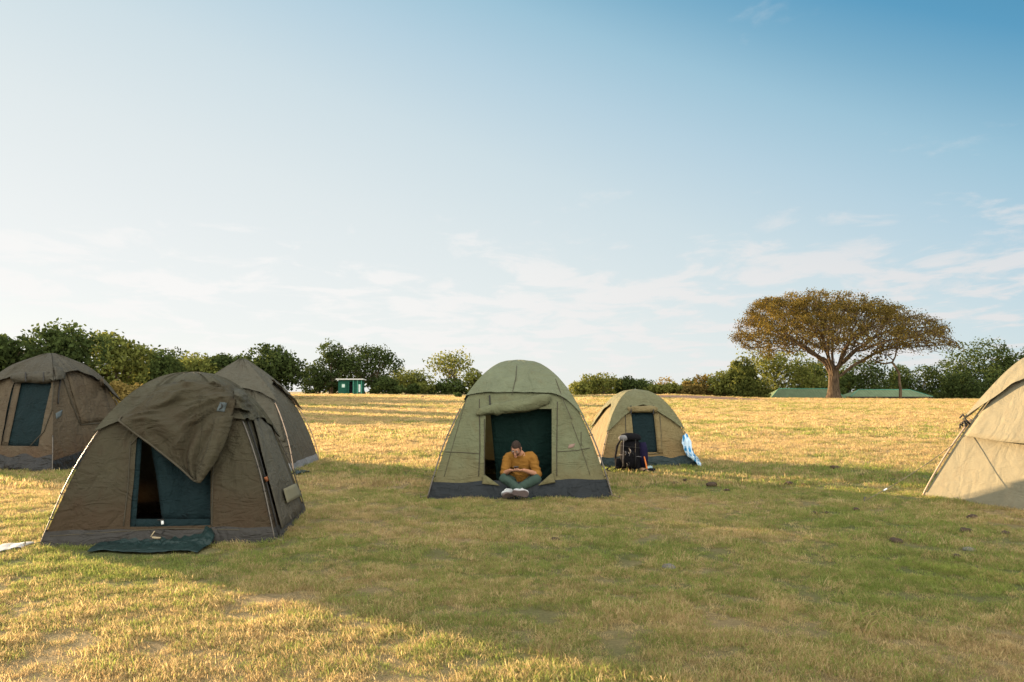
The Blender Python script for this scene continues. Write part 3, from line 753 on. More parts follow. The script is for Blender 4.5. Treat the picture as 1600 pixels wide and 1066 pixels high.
# doubled edge of the flap, folded along its right side
E = spline_grid([[T.on(a, b, o) for a, b, o in row] for row in [
    [(336, 652, 0.21), (350, 650, 0.23), (366, 650, 0.17)], [(330, 680, 0.20), (342, 682, 0.22), (355, 684, 0.16)], [(318, 712, 0.17), (330, 714, 0.21), (342, 714, 0.15)],
    [(309, 738, 0.15), (317, 741, 0.18), (326, 738, 0.15)], [(306, 752, 0.15), (311, 755, 0.16), (316, 752, 0.15)]]], 10, 30)
sheet('flap_binding', E, M['brown_canvas'], T.root, 0.01)
cam_l = (T.Mi @ Vector((0, 0, CAMH)))
def onflap(i, j, k=.008): p = G[i][j]; return p + (cam_l - p).normalized() * k
bg_ = sheet('brand_badge', [[onflap(i, j) for j in range(35, 40)] for i in range(12, 18)], M['blue_patch'], T.root, .003)
MB().tube([onflap(13, 36, .014), onflap(14, 37, .014), onflap(15, 37, .014), onflap(16, 36, .014)], .007, 5).build('badge_mark', M['black_strap'], bg_)
# bunched fly at the shoulder
B = spline_grid([[T.on(a, b, o) for a, b, o in row] for row in [
    [(366, 607, .09), (376, 608, .13), (384, 612, .10)], [(366, 616, .14), (377, 618, .20), (388, 622, .10)], [(364, 627, .09), (378, 630, .16), (392, 634, .09)],
    [(366, 638, .12), (382, 640, .13), (397, 648, .06)]]], 14, 18)
for i, row in enumerate(B):
    for j, p in enumerate(row): row[j] = p + Vector((.02 * mnoise.noise((i * .4, j * .4, 1)), -.035 * mnoise.noise((i * .35, j * .3, 3)), 0))
sheet('bunched_fly_corner', B, M['brown_fly'], T.root, 0.008)
# side wall: window cover, repair patch, tapes
T.patch('window_cover', [(392, 640), (424, 668), (474, 795), (441, 826)], M['grey_canvas'], 0.035, (14, 10), bulge=.03, rough=.025)
T.patch('repair_patch', [(443, 764), (463, 755), (472, 774), (449, 786)], M['pale_patch'], 0.085, (4, 4), thick=.004)
T.lines('side_zip', [[(384, 650), (405, 712), (419, 765), (436, 836)]], 0.009, M['black_strap'], 0.02)
T.patch('orange_tie', [(413, 746), (424, 742), (426, 748), (416, 753)], M['orange_tape'], 0.03, (3, 3), rough=.02)

# ============ leftmost tent
T = Tent('dusty brown dome tent at the left edge with a rolled flap over its green door', -9.95, 17.17, 1.27, 2.36, -12, 1.0, seed=13, sag=0.05, wr=.026, kind='tip')
FAR_LEFT = T
T.body(M['dusty_canvas'], hole_px(T, (22, 598), (84, 598), (60, 697), (1, 697)))
T.floor(M['grey_pvc']); T.pegs(); T.skirt(M['black_pvc'], (.145, .12, .12, .12), 0.5, .012)
T.fly(M['dusty_fly'], (.80, .835, .80, .80), (.55, .74, .56, .55), (3, 2.2, 2, 2), 0.05, .04, 2.5)
T.poles(M['pole_steel'], (.55, .3, .62, .6), 0.05)
T.patch('door_lining', [(16, 592), (88, 592), (62, 700), (-3, 700)], M['green_net'], -0.05, (10, 10), rough=.03, thick=.004)
T.patch('door_border', [(23, 598), (33, 598), (12, 697), (2, 697)], M['dusty_canvas'], -0.02, (10, 2), thick=.006)
rolled(T, [(18, 592), (22, 590), (48, 590), (75, 590), (83, 588)], [.06, .09, .10, .10, .06], M['dusty_fly'], off=.09, seed=9)
T.lines('roll_strap', [[(40, 582), (40, 597)], [(68, 582), (68, 597)]], 0.012, M['black_strap'], 0.20)
T.lines('zip', [[(84, 598), (81, 640), (68, 675), (47, 697)], [(99, 592), (112, 630), (126, 664)], [(126, 664), (150, 662), (172, 660)]], 0.011, M['dark_seam'], 0.012)
T.patch('window_cover', [(104, 583), (160, 592), (176, 655), (128, 662)], M['dusty_canvas'], 0.02, (10, 10), bulge=.02, rough=.02)
T.lines('tie_cord', [[(95, 592), (92, 612), (91, 631)]], 0.014, M['black_strap'], 0.03)
T.patch('brand_badge', [(87, 646), (98, 640), (96, 650), (88, 655)], M['blue_patch'], 0.012, (3, 3), thick=.003)
T.patch('shoulder_patch', [(84, 572), (104, 576), (102, 592), (88, 594)], M['dusty_fly'], 0.13, (6, 6), bulge=.04, rough=.03)

# ============ tent behind the near one
T = Tent('grey olive dome tent half hidden behind the near brown tent', -5.72, 16.9, 1.38, 2.24, 3, 0.95, seed=21, sag=0.04, wr=.022, kind='peak')
BACK_LEFT = T
T.body(M['grey_canvas']); T.floor(M['grey_pvc']); T.pegs(); T.skirt(M['white_pvc'], (.08, .075, .07, .07), 0.1)
T.fly(M['grey_canvas'], (.72, .80, .74, .74), (.5, .60, .5, .5), (3, 1.7, 2, 2), 0.04, .035, 2.0)
T.poles(M['pole_wood'], (.6, .6, .62, .6), 0.05)
T.patch('window_cover', [(395, 606), (425, 612), (446, 690), (410, 690)], M['grey_canvas'], 0.02, (12, 8), bulge=.02, rough=.03)
T.lines('seam', [[(444, 698), (458, 696)], [(392, 605), (394, 640)]], 0.010, M['dark_seam'], 0.02)

# ============ big tent cut by the right edge
T = Tent('pale khaki dome tent cut by the right edge of the view', 7.98, 11.32, 1.38, 2.26, 20, 1.0, seed=34, sag=0.02, wr=.006, kind='lean')
RIGHT = T
T.body(M['pale_canvas']); T.floor(M['grey_pvc']); T.pegs(); T.skirt(M['pale_canvas'], (.03, .03, .03, .03), 0.1)
T.fly(M['pale_canvas'], (.76, .76, .76, .80), (.50, .5, .5, .50), 2.0, 0.05, .03)
T.poles(M['pole_wood'], (.5, .5, .5, .52), 0.035, .014)
# awning panel over the lit side wall, its lower hem standing off the canvas
rows = []
for i in range(13):
    v = i / 12; row = []
    for j in range(25):
        u = j / 24
        h = (.80 - .02 * u) * (1 - v) + (.405 - .03 * math.sin(u * 3.0)) * v
        row.append(T.fp(3, -0.84 + 1.72 * u, h, 0.025 + 0.09 * v * v * (0.35 + 0.65 * math.sin(math.pi * min(1, u * 1.1 + .02))) + .02 * mnoise.noise((u * 4, v * 2, 9)) * v))
    rows.append(row)
sheet('window_awning', rows, M['pale_canvas'], T.root, 0.008)
mb = MB()
c = T.fp(3, -1, .5, .06)
for k in range(7):
    a = random.uniform(0, 6.28); q = c + Vector((random.uniform(-.03, .03), random.uniform(-.03, .03), random.uniform(-.10, .10)))
    mb.tube([q, q + Vector((math.cos(a) * .04, math.sin(a) * .04, .03)), q + Vector((math.cos(a + 1) * .06, math.sin(a + 1) * .06, -.03))], .014, 6)
mb.build('corner_buckle', M['black_strap'], T.root)
# guy rope down to its peg
a = rows[-1][0].copy(); pegw = gpt(1351, 785); b = T.Mi @ Vector((pegw.x, pegw.y, 0.02))
pts = [a.lerp(b, k / 14) - Vector((0, 0, 0.05 * math.sin(math.pi * k / 14))) for k in range(15)]
g1 = MB().tube(pts, 0.006, 5).build('guy_rope', M['rope'], T.root)
q = a.lerp(b, .80) - Vector((0, 0, .03))
MB().tube([q + (a - b).normalized() * .03, q - (a - b).normalized() * .03], .012, 6).build('rope_slider', M['white_tag'], g1)
MB().tube([b + Vector((0, 0, .06)), b - Vector((.0, 0, .12))], .008, 6).tube([b + Vector((0, 0, .05)), b + Vector((.03, 0, .04))], .007, 5).build('tent_peg', M['pole_steel'], T.root)
lit = T.fp(3, .62, .03, .06)
MB().tube([lit + Vector((0, 0, .05)), lit + Vector((-.05, 0, .0)), lit + Vector((-.08, 0, -.08))], .008, 5).build('peg_loop', M['white_tag'], T.root)
# ------------------------------------------------------------------ trees and bushes
def leaf_mat(name, lo, hi, transl=0.35):
    m, nt, out = new_mat(name)
    t = N(nt, 'ShaderNodeAttribute', attribute_name='tint').outputs['Fac']; oi = N(nt, 'ShaderNodeObjectInfo').outputs['Random']
    c = mixc(nt, t, lo, hi)
    c = mixc(nt, mth(nt, 'MULTIPLY', oi, 0.35), c, tuple(x * 0.72 for x in lo))
    d = N(nt, 'ShaderNodeBsdfDiffuse'); tr = N(nt, 'ShaderNodeBsdfTranslucent')
    nt.links.new(c, d.inputs['Color']); nt.links.new(c, tr.inputs['Color'])
    mx = N(nt, 'ShaderNodeMixShader', ins={0: transl}); nt.links.new(d.outputs[0], mx.inputs[1]); nt.links.new(tr.outputs[0], mx.inputs[2])
    nt.links.new(mx.outputs[0], out.inputs['Surface']); return m
def bark_mat(name, a, b):
    m, nt, out = new_mat(name); v = objco(nt)
    f = noise(nt, 3.0, 6, 0.65, scaled(nt, v, (2.2, 2.2, 0.35)), 0.6)
    principled(nt, out, mixc(nt, rampf(nt, f, .3, .7), a, b), 0.95, bump(nt, f, 0.9, 0.12), 0.1); return m
LEAF = {'dark': leaf_mat('dark_evergreen_leaves', (0.024, 0.036, 0.014), (0.095, 0.125, 0.036)),
        'mid': leaf_mat('green_leaves', (0.040, 0.055, 0.017), (0.24, 0.25, 0.06)),
        'pale': leaf_mat('pale_olive_leaves', (0.055, 0.068, 0.02), (0.27, 0.27, 0.062), 0.42),
        'gold': leaf_mat('dry_golden_leaves', (0.08, 0.064, 0.02), (0.33, 0.24, 0.075), 0.4),
        'fig': leaf_mat('russet_olive_leaves', (0.036, 0.028, 0.009), (0.25, 0.175, 0.040), 0.30)}
BARK = bark_mat('grey_brown_bark', (0.05, 0.038, 0.026), (0.17, 0.125, 0.085))
BARK2 = bark_mat('pale_fig_bark', (0.038, 0.027, 0.018), (0.15, 0.108, 0.068))
def leaf_quads(C, size, r, T, out=None, loose=1.0):
    """rhombic leaf sprays at centres C, facing loosely outwards from their clump"""
    n = len(C); nn = r.normal(size=(n, 3)) * (1.0 if out is None else loose)
    if out is not None: nn = nn + out
    nn /= np.linalg.norm(nn, axis=1)[:, None]
    a = r.normal(size=(n, 3)); a -= (a * nn).sum(1)[:, None] * nn; a /= np.linalg.norm(a, axis=1)[:, None]
    b = np.cross(nn, a)
    s = size * r.uniform(0.55, 1.35, n)[:, None]; k = s * r.uniform(0.45, 0.8, n)[:, None]
    V = np.stack([C - a * s, C - b * k, C + a * s, C + b * k], 1).reshape(-1, 3)
    return V, np.arange(4 * n).reshape(-1, 4), np.repeat(T, 4)
def crown_points(r, W, D, z0, z1, nclump, nleaf, hollow=0.55, low=0.25):
    """clumps of foliage set in an uneven envelope; leaf sprays thick near each clump's skin"""
    H = z1 - z0; cs = []
    for i in range(nclump * 6):
        u = r.normal(size=3); u /= np.linalg.norm(u); q = r.uniform(0.35, 1.0) ** 0.5
        h = (u[2] * q + 1) / 2
        if h < low and r.uniform() < 0.6: continue
        cr = r.uniform(0.13, 0.27) * min(W, H * 1.5)
        c = np.array([u[0] * q * (W / 2 - cr * .7), u[1] * q * (D / 2 - cr * .7), z0 + H * 0.5 + u[2] * q * (H / 2 - cr * .6)])
        cs.append((c, cr))
        if len(cs) >= nclump: break
    P, T, O = [], [], []
    wts = np.array([c[1] ** 2 for c in cs]); wts /= wts.sum()
    for (c, cr), w in zip(cs, wts):
        n = max(20, int(nleaf * w)); d = r.normal(size=(n, 3)); d /= np.linalg.norm(d, axis=1)[:, None]
        rad = cr * (hollow + (1 - hollow) * r.uniform(size=n) ** 0.6) * r.uniform(0.8, 1.22, n)
        p = c + d * rad[:, None] * np.array([1.1, 1.1, 0.78])
        gap = np.array([mnoise.noise((a * 1.4 / cr, b * 1.4 / cr, e * 1.6 / cr)) for a, b, e in p]); ok = gap > -0.12
        p = p[ok]; P.append(p); O.append(d[ok]); T.append(np.clip(r.uniform(0.1, 0.9) * 0.55 + r.uniform(0, .55, len(p)), 0, 1))
    return np.concatenate(P), np.concatenate(T), cs, np.concatenate(O)
def tree(name, label, cat, x, y, W, H, leaf='dark', seed=0, z0=0.18, D=None, ncl=16, nleaf=5200, size=0.24, trunk=0.22, stems=1, group=None, low=0.25, hollow=.5, sink=0.0, limb_show=1.0):
    r = np.random.default_rng(seed + 1000); D = D or W * 0.9
    t = thing(name, label, cat, (x, y, tz(x, y) - sink), r.uniform(-.4, .4), group)
    if size > .2: size *= (.80 if y < 118 else .82); nleaf = int(nleaf * (1.75 if y < 118 else 1.45))
    P, T, cs, O = crown_points(r, W, D, H * z0, H, ncl, nleaf, hollow, low)
    # fill the measured height and width exactly
    lo, hi = np.percentile(P[:, 2], (1, 99.5)); P[:, 2] = H * z0 + (P[:, 2] - lo) / (hi - lo) * (H - H * z0)
    lo, hi = np.percentile(P[:, 0], (1, 99)); P[:, 0] = -W / 2 + (P[:, 0] - lo) / (hi - lo) * W
    V, Qd, TT = leaf_quads(P, size, r, T, O)
    me = quads_mesh('crown', V, Qd, TT); link('crown', me, LEAF[leaf], t, False)
    mb = MB(); fork = H * max(z0, 0.12) * 0.8
    for k in range(stems):
        bx, by = (r.normal() * W * .05 * (stems > 1), r.normal() * W * .05 * (stems > 1))
        base = Vector((bx, by, -0.2)); top = Vector((bx * 2 + r.normal() * .1, by * 2, fork))
        mb.tube([base, base.lerp(top, .35) + Vector((r.normal() * .06, r.normal() * .06, 0)), top], [trunk * 1.25, trunk * .95, trunk * .8], 8)
        for j, (c, cr) in enumerate(cs):
            if j % stems != k: continue
            c = Vector(c); m = top.lerp(c, .45) + Vector((r.normal() * .25, r.normal() * .25, -0.12 * cr + r.normal() * .1))
            q = .45 * trunk * limb_show
            mb.tube([top - Vector((0, 0, .1)), top.lerp(m, .5) + Vector((0, 0, .1)), m, c], [q * 1.3, q, q * .7, q * .25], 5, cap=False)
    mb.build('trunk', BARK, t)
    return t
def wpx(px, Y): return (px - CX) / F * Y
def tree_px(name, label, cat, px, top, wid, Y, **kw):
    """a tree standing at distance Y, measured in the photo: column px, crown top row, crown width"""
    x = wpx(px, Y); g = tz(x, Y) - kw.get('sink', 0); zt = at(px, top, Y).z
    return tree(name, label, cat, x, Y, wid / F * Y, zt - g, **kw)
TL = 'trees along the far edge of the meadow'; BL = 'bushes along the far edge of the meadow'
tree_px('broadleaf_tree', 'dark green tree cut by the left edge behind the leftmost tent', 'tree', 12, 526, 120, 62, seed=1, leaf='dark', z0=.05, ncl=20, group=TL)
tree_px('broadleaf_tree', 'tall rounded tree directly above the peak of the leftmost tent', 'tree', 100, 511, 118, 66, seed=2, leaf='dark', z0=.05, ncl=22, nleaf=6500, group=TL)
tree_px('broadleaf_tree', 'airy tree with a feathery top just right of the rounded tall one', 'tree', 182, 522, 92, 76, seed=3, leaf='mid', z0=.10, ncl=15, group=TL)
tree_px('broadleaf_tree', 'low dark tree in the gap between the leftmost tent and the near brown tent', 'tree', 243, 547, 104, 88, seed=4, leaf='dark', z0=.06, group=TL)
tree_px('broadleaf_tree', 'even topped tree above the ridge of the near brown tent', 'tree', 305, 557, 92, 95, seed=5, leaf='mid', z0=.06, group=TL)
tree_px('broadleaf_tree', 'tree whose crown shows just above the peak of the grey olive tent', 'tree', 362, 555, 84, 98, seed=6, leaf='dark', z0=.06, group=TL)
tree_px('broadleaf_tree', 'big domed tree ending the left row beside the bright sky gap', 'tree', 425, 541, 100, 92, seed=7, leaf='dark', z0=.08, ncl=20, nleaf=6500, group=TL)
tree_px('broadleaf_tree', 'low tree standing behind the row above the near brown tent', 'tree', 335, 556, 110, 112, seed=27, leaf='mid', z0=.05, group=TL)
tree_px('broadleaf_tree', 'low tree filling the row between the airy tree and the near brown tent', 'tree', 275, 549, 100, 106, seed=28, leaf='dark', z0=.05, group=TL)
tree_px('flowering_shrub', 'yellow flowering shrub right of the leftmost tent', 'bush', 193, 596, 44, 58, seed=8, leaf='gold', z0=.0, ncl=12, nleaf=2200, size=.13, trunk=.03, stems=4, low=0)
tree_px('scrub_bush', 'yellowish scrub between the leftmost tent and the near brown tent', 'bush', 222, 600, 50, 62, seed=9, leaf='gold', z0=.0, ncl=12, nleaf=2200, size=.13, trunk=.03, stems=4, low=0, group=BL)
# around the green hut
tree_px('broadleaf_tree', 'tall open tree with sky showing through, left behind the green hut', 'tree', 523, 534, 66, 128, seed=11, leaf='dark', z0=.30, ncl=13, nleaf=3600, stems=2, trunk=.2, group=TL)
tree_px('broadleaf_tree', 'wide tree with bare forked limbs showing, right behind the green hut', 'tree', 576, 541, 100, 130, seed=12, leaf='dark', z0=.22, ncl=22, nleaf=6500, stems=3, trunk=.22, group=TL, limb_show=1.4)
tree_px('broadleaf_tree', 'low drooping tree at the bright sky gap left of the green hut', 'tree', 499, 571, 54, 126, seed=13, leaf='dark', z0=.04, ncl=14, nleaf=3600, group=TL)
tree_px('scrub_bush', 'dark bush hugging the left wall of the green hut', 'bush', 517, 594, 30, 129, seed=14, leaf='dark', z0=0, ncl=10, nleaf=1800, size=.2, trunk=.08, stems=3, low=0, group=BL)
tree_px('scrub_bush', 'dark bush right of the green hut under the wide tree', 'bush', 588, 588, 46, 127, seed=15, leaf='dark', z0=0, ncl=12, nleaf=2600, size=.2, trunk=.08, stems=3, low=0, group=BL)
tree_px('broadleaf_tree', 'mound shaped tree with a yellow green top beside the wide hut tree', 'tree', 640, 577, 66, 140, seed=16, leaf='mid', z0=.02, ncl=18, nleaf=5000, group=TL)
for i, (px, top, w, lf, lab) in enumerate([(608, 592, 40, 'dark', 'dark low bush between the hut trees and the mound shaped tree'), (634, 601, 48, 'dark', 'dark hedge bush in front of the mound shaped tree'),
        (664, 600, 44, 'mid', 'low hedge bush left of the thin sunlit tree'), (708, 592, 50, 'dark', 'round dark bush at the foot of the thin sunlit tree'), (690, 600, 40, 'dark', 'small dark hedge bush left of the round dark bush')]):
    tree_px('scrub_bush', lab, 'bush', px, top, w, 124 + i % 3, seed=40 + i, leaf=lf, z0=0, ncl=11, nleaf=2400, size=.2, trunk=.08, stems=3, low=0, group=BL)
tree_px('thin_tree', 'thin sunlit tree with a see-through yellow green crown left of the middle tent', 'tree', 702, 547, 70, 128, seed=17, leaf='pale', z0=.34, ncl=22, nleaf=1700, size=.26, stems=4, trunk=.12, hollow=.2, limb_show=1.3)
tree_px('broadleaf_tree', 'small tree touching the left shoulder of the middle tent', 'tree', 740, 576, 30, 122, seed=18, leaf='mid', z0=.2, ncl=9, nleaf=1500, size=.22, group=TL)
tree_px('scrub_bush', 'small round bush alone on the open grass left of the middle tent', 'bush', 715, 613.5, 12, 96, seed=19, leaf='dark', z0=0, ncl=7, nleaf=700, size=.11, trunk=.03, stems=2, low=0)
# bushes between the middle tent and the big fig
for i, (px, top, w, Y, lf, lab) in enumerate([
        (912, 594, 44, 126, 'pale', 'sunlit yellow green bush nearest the right shoulder of the middle tent'), (940, 584, 62, 128, 'pale', 'largest sunlit bush behind the small tan tent'),
        (985, 589, 44, 128, 'dark', 'blue green round bush above the peak of the small tan tent'), (1020, 602, 40, 127, 'mid', 'low bush right of the peak of the small tan tent'),
        (1046, 599, 40, 124, 'pale', 'low sunlit bush above the bare earth strip'), (1075, 597, 38, 124, 'gold', 'rusty sunlit bush behind the bare earth strip'),
        (1103, 586, 46, 122, 'gold', 'golden bush left of the tall bushes by the fig tree'), (1128, 580, 46, 121, 'mid', 'olive bush at the foot of the tall trees left of the fig tree')]):
    tree_px('scrub_bush', lab, 'bush', px, top, w, Y, seed=60 + i, leaf=lf, z0=0, ncl=14, nleaf=3000, size=.22, trunk=.08, stems=3, low=0, group=BL)
for i, (px, top, w, Y, lf) in enumerate([(960, 596, 60, 170, 'mid'), (1010, 593, 50, 230, 'dark'), (1038, 591, 60, 260, 'gold'), (1066, 594, 54, 240, 'mid'), (1095, 592, 60, 220, 'dark'), (870, 600, 60, 180, 'mid'), (820, 598, 60, 190, 'mid'), (765, 598, 60, 180, 'mid')]):
    tree_px('distant_tree', ['distant tree behind the sunlit bushes', 'distant dark tree above the blue green bush', 'distant dry tree highest on the skyline right of the small tent', 'distant green tree left of the golden bush', 'distant dark tree right behind the golden bush', 'distant tree hidden behind the right of the middle tent', 'distant tree hidden behind the middle tent', 'distant tree hidden behind the left of the middle tent'][i],
            'tree', px, top, w, Y, seed=80 + i, leaf=lf, z0=.03, ncl=12, nleaf=2600, size=.4, trunk=.2, low=0, group='distant trees on the skyline')
# grove round and behind the fig tree
for i, (px, top, w, Y, lf, n, lab) in enumerate([
        (1152, 562, 54, 122, 'mid', 14, 'narrow dark topped tree at the left end of the grove under the fig'), (1205, 546, 100, 133, 'pale', 24, 'broad sunlit tree under the left side of the fig crown'),
        (1256, 549, 80, 134, 'mid', 18, 'olive tree right behind the fig trunk on its left'), (1168, 580, 60, 119, 'mid', 14, 'bright leafy bush in front of the grove left of the first shed'),
        (1284, 562, 60, 138, 'dark', 14, 'dark tree behind the fig trunk'), (1352, 563, 86, 142, 'dark', 18, 'dark see-through tree between the fig trunk and the thin bare stem'),
        (1322, 580, 60, 140, 'dark', 12, 'low dark tree right of the fig trunk'), (1424, 572, 66, 144, 'dark', 14, 'sunlit topped tree right of the thin bare stem'),
        (1462, 566, 64, 146, 'dark', 14, 'dark tree with a small flat top right of the sheds'), (1395, 588, 66, 150, 'dark', 12, 'low dark tree behind the second shed'),
        (1536, 533, 112, 140, 'dark', 26, 'big round topped tree left of the right tent'), (1490, 572, 70, 138, 'dark', 16, 'dark tree between the second shed and the big round tree'),
        (1586, 546, 80, 136, 'dark', 18, 'tree cut by the right tent near the right edge'), (1630, 540, 90, 138, 'dark', 16, 'tree beyond the right edge'),
        (1565, 575, 90, 130, 'dark', 18, 'low dark tree in front of the big round topped tree'), (1510, 585, 70, 128, 'dark', 14, 'low dark tree right of the end post of the second shed')]):
    tree_px('broadleaf_tree', lab, 'tree', px, top, w, Y, seed=100 + i, leaf=lf, z0=.04, ncl=n, nleaf=3200 + 130 * n, size=.27, trunk=.2, low=0.0, group='trees of the grove behind the fig tree')
# beyond the left edge: the row goes on towards the sun and throws the long bands of shade
for i, (x, y, w, h) in enumerate([(-47, 47, 8, 6.0), (-62, 60, 10, 8), (-56, 73, 8, 7), (-72, 84, 11, 9), (-70, 98, 9, 8), (-45, 33, 7, 5.2), (-84, 72, 10, 9)]):
    tree('broadleaf_tree', 'tree of the row that goes on beyond the left edge', 'tree', x, y, w, h, leaf='dark', seed=140 + i, z0=.05, ncl=14, nleaf=3000, size=.3, group='trees beyond the left edge')

tree('broadleaf_tree', 'small unseen tree added beyond the left edge to shade the grass, nearest the camp', 'tree', -23.0, 25.6, 3.6, 5.4, leaf='dark', seed=171, z0=.30, ncl=12, nleaf=3200, size=.2, trunk=.12)  # added out of view so its shadow closes the sunlit streak between tent shadows

tree('broadleaf_tree', 'slightly taller unseen tree added beyond the left edge to shade the grass, second nearest the camp', 'tree', -25.0, 29.5, 3.6, 6.4, leaf='dark', seed=172, z0=.34, ncl=12, nleaf=3200, size=.2, trunk=.12)  # second added tree, out of view, shading the last sunlit stripe

# ------------------------------------------------------------------ the great umbrella-crowned fig
def fig_tree():
    Y = 109.0; px0, py0 = 1302.0, 623.0; s = Y / F
    x0 = wpx(px0, Y); g = tz(x0, Y)
    r = np.random.default_rng(5)
    topc = np.array([(1152, 524), (1160, 505), (1170, 484), (1183, 466), (1200, 457), (1230, 455), (1330, 459), (1370, 467), (1400, 477), (1440, 494), (1466, 511), (1477, 530), (1484, 548)], float)
    botc = np.array([(1152, 527), (1165, 545), (1180, 560), (1200, 558), (1240, 548), (1275, 552), (1302, 548), (1340, 556), (1390, 558), (1430, 551), (1484, 550)], float)
    def env(xm, c):
        return np.interp(xm, (c[:, 0] - px0) * s, (py0 - c[:, 1]) * s)
    A = []
    xl, xr = (1152 - px0) * s, (1484 - px0) * s; cxm = (xl + xr) / 2; hw = (xr - xl) / 2
    while len(A) < 5200:
        a = r.uniform(-1, 1, 2); q = math.hypot(*a)
        if q > 1: continue
        # radial profile: outline from the photo along x; in depth the same dome turned
        xm = cxm + a[0] * hw; ym = a[1] * hw * 0.92
        e = q * (1 if a[0] >= 0 else -1); xe = cxm + e * hw * 0.999
        wr_ = .5 + .5 * a[0] / max(q, .05); wr_ = wr_ * wr_ * (3 - 2 * wr_)
        zt = env(cxm + q * hw * .999, topc) * wr_ + env(cxm - q * hw * .999, topc) * (1 - wr_) - .35
        zb = env(cxm + q * hw * .999, botc) * wr_ + env(cxm - q * hw * .999, botc) * (1 - wr_)
        u = r.uniform() ** 0.62
        z = zb + (zt - zb) * u
        A.append((xm, ym, z))
    A = np.array(A)
    # skeleton: bole, then limbs that fan out, grown towards the attraction points
    nodes = [np.array((0, 0, -0.3))]; par = [-1]
    for z in (0.5, 1.3, 2.1, 2.9, 3.6, 4.2): nodes.append(np.array((0.02 * z, 0, z))); par.append(len(nodes) - 2)
    b0 = len(nodes) - 1
    for k, (ax, el) in enumerate([(170, 42), (205, 55), (120, 60), (80, 72), (40, 50), (5, 35), (-30, 45), (-75, 55), (-120, 50), (150, 70), (60, 62), (-10, 66), (-150, 62)]):
        d = np.array((math.cos(R(ax)) * math.cos(R(el)), math.sin(R(ax)) * math.cos(R(el)), math.sin(R(el)))); p = b0 - (k % 3)
        base = nodes[p] + d * np.array((.55, .55, .1))
        nodes.append(base); par.append(p); q = len(nodes) - 1
        for j in range(3): nodes.append(nodes[q] + d * 0.75 + r.normal(size=3) * .07); par.append(q); q = len(nodes) - 1
    best = np.full(len(A), 1e9); who = np.zeros(len(A), int); alive = np.ones(len(A), bool); done = 0
    step = 0.55
    for it in range(90):
        while done < len(nodes):
            dd = np.linalg.norm(A - nodes[done], axis=1); m = dd < best; best[m] = dd[m]; who[m] = done; done += 1
        alive &= best > 0.66
        if not alive.any() or len(nodes) > 9500: break
        idx = np.where(alive & (best < 9))[0]
        if not len(idx): break
        tgt = {}
        for i in idx: tgt.setdefault(who[i], []).append(i)
        added = 0
        for nid, ii in tgt.items():
            v = A[ii] - nodes[nid]; v /= np.linalg.norm(v, axis=1)[:, None]; d = v.mean(0) + r.normal(size=3) * .12
            d /= max(np.linalg.norm(d), 1e-6); q = nodes[nid] + d * step; e = (q[0] - cxm) / hw
            q[2] = min(q[2], env(cxm + max(-1, min(1, e)) * hw, topc) - .25)
            nodes.append(q); par.append(nid); added += 1
    nodes = np.array(nodes); n = len(nodes); par = np.array(par)
    kids = np.zeros(n, int); rad = np.zeros(n)
    for i in range(n - 1, 0, -1):
        if kids[i] == 0: rad[i] = 0.022 ** 2.15
        rad[par[i]] += rad[i]; kids[par[i]] += 1
    rad = rad ** (1 / 2.15); sc = 0.50 / rad[6]; rad = np.clip(rad * (1 + (sc - 1) * np.clip(rad / rad[6], 0, 1) ** .5), 0.03, 1.0)
    rad[:7] = [1.22, .88, .73, .66, .63, .62, .60]
    V, Qd = [], []
    for i in range(1, n):
        a, b = nodes[par[i]], nodes[i]; t = b - a; t = t / np.linalg.norm(t); k = 12 if i < 7 else (7 if rad[i] > .1 else 4)
        e = np.cross(t, (0.3, 0.9, 0.2)); e /= np.linalg.norm(e); gq = np.cross(t, e); base = len(V)
        ra = min(rad[par[i]], rad[i] * 1.7) if i >= 7 else rad[par[i]]
        for p, rr in ((a, ra), (b, rad[i])):
            for j in range(k):
                ph = 2 * math.pi * j / k
                f = 1 + (0.13 * math.sin(ph * 3 + 1) + 0.09 * math.sin(ph * 5)) * (i < 7)
                V.append(p + (e * math.cos(ph) + gq * math.sin(ph)) * rr * f)
        for j in range(k): Qd.append((base + j, base + (j + 1) % k, base + k + (j + 1) % k, base + k + j))
    t = thing('fig_tree', 'huge old fig tree with a wide umbrella crown and thick pale trunk', 'tree', (x0, Y, g))
    link('trunk', quads_mesh('trunk', np.array(V), np.array(Qd)), BARK2, t)
    # foliage on the twigs, thicker on top and towards the sunny left
    tips = [i for i in range(7, n) if rad[i] < 0.06 or kids[i] == 0]
    P = []; T = []
    for i in tips:
        p = nodes[i]; e = max(-1, min(1, (p[0] - cxm) / hw))
        zt, zb = env(p[0] * 1.0, topc), env(p[0], botc); u = (p[2] - zb) / max(zt - zb, .3)
        k = r.poisson(max(1.2, 4.5 + 26 * max(0, u) ** 1.4 + 10 * max(0, -e) - 3.0 * max(0, e) * (1 - u)) * (0.10 + 2.0 * max(0, .5 + 1.5 * mnoise.noise((p[0] * .34, p[1] * .34, p[2] * .95)))))
        c = p + r.normal(size=(k, 3)) * np.array((.42, .42, .22)); P.append(c); T.append(np.clip(r.uniform(0, .5) + r.uniform(0, .5, k), 0, 1))
    P = np.concatenate(P); T = np.concatenate(T); O = P - np.array([cxm, 0, 3.0]); O /= np.linalg.norm(O, axis=1)[:, None]; V, Qd, TT = leaf_quads(P, 0.115, r, T, O, .8)
    print('FIG', n, len(P))
    link('crown', quads_mesh('crown', V, Qd, TT), LEAF['fig'], t, False)
    # slender young stem under the right of the crown
    xs_ = wpx(1404, 104); g2 = tz(xs_, 104)
    t2 = thing('slender_tree', 'slender bare stemmed tree under the right side of the fig crown', 'tree', (xs_, 104, g2))
    q = 104 / F
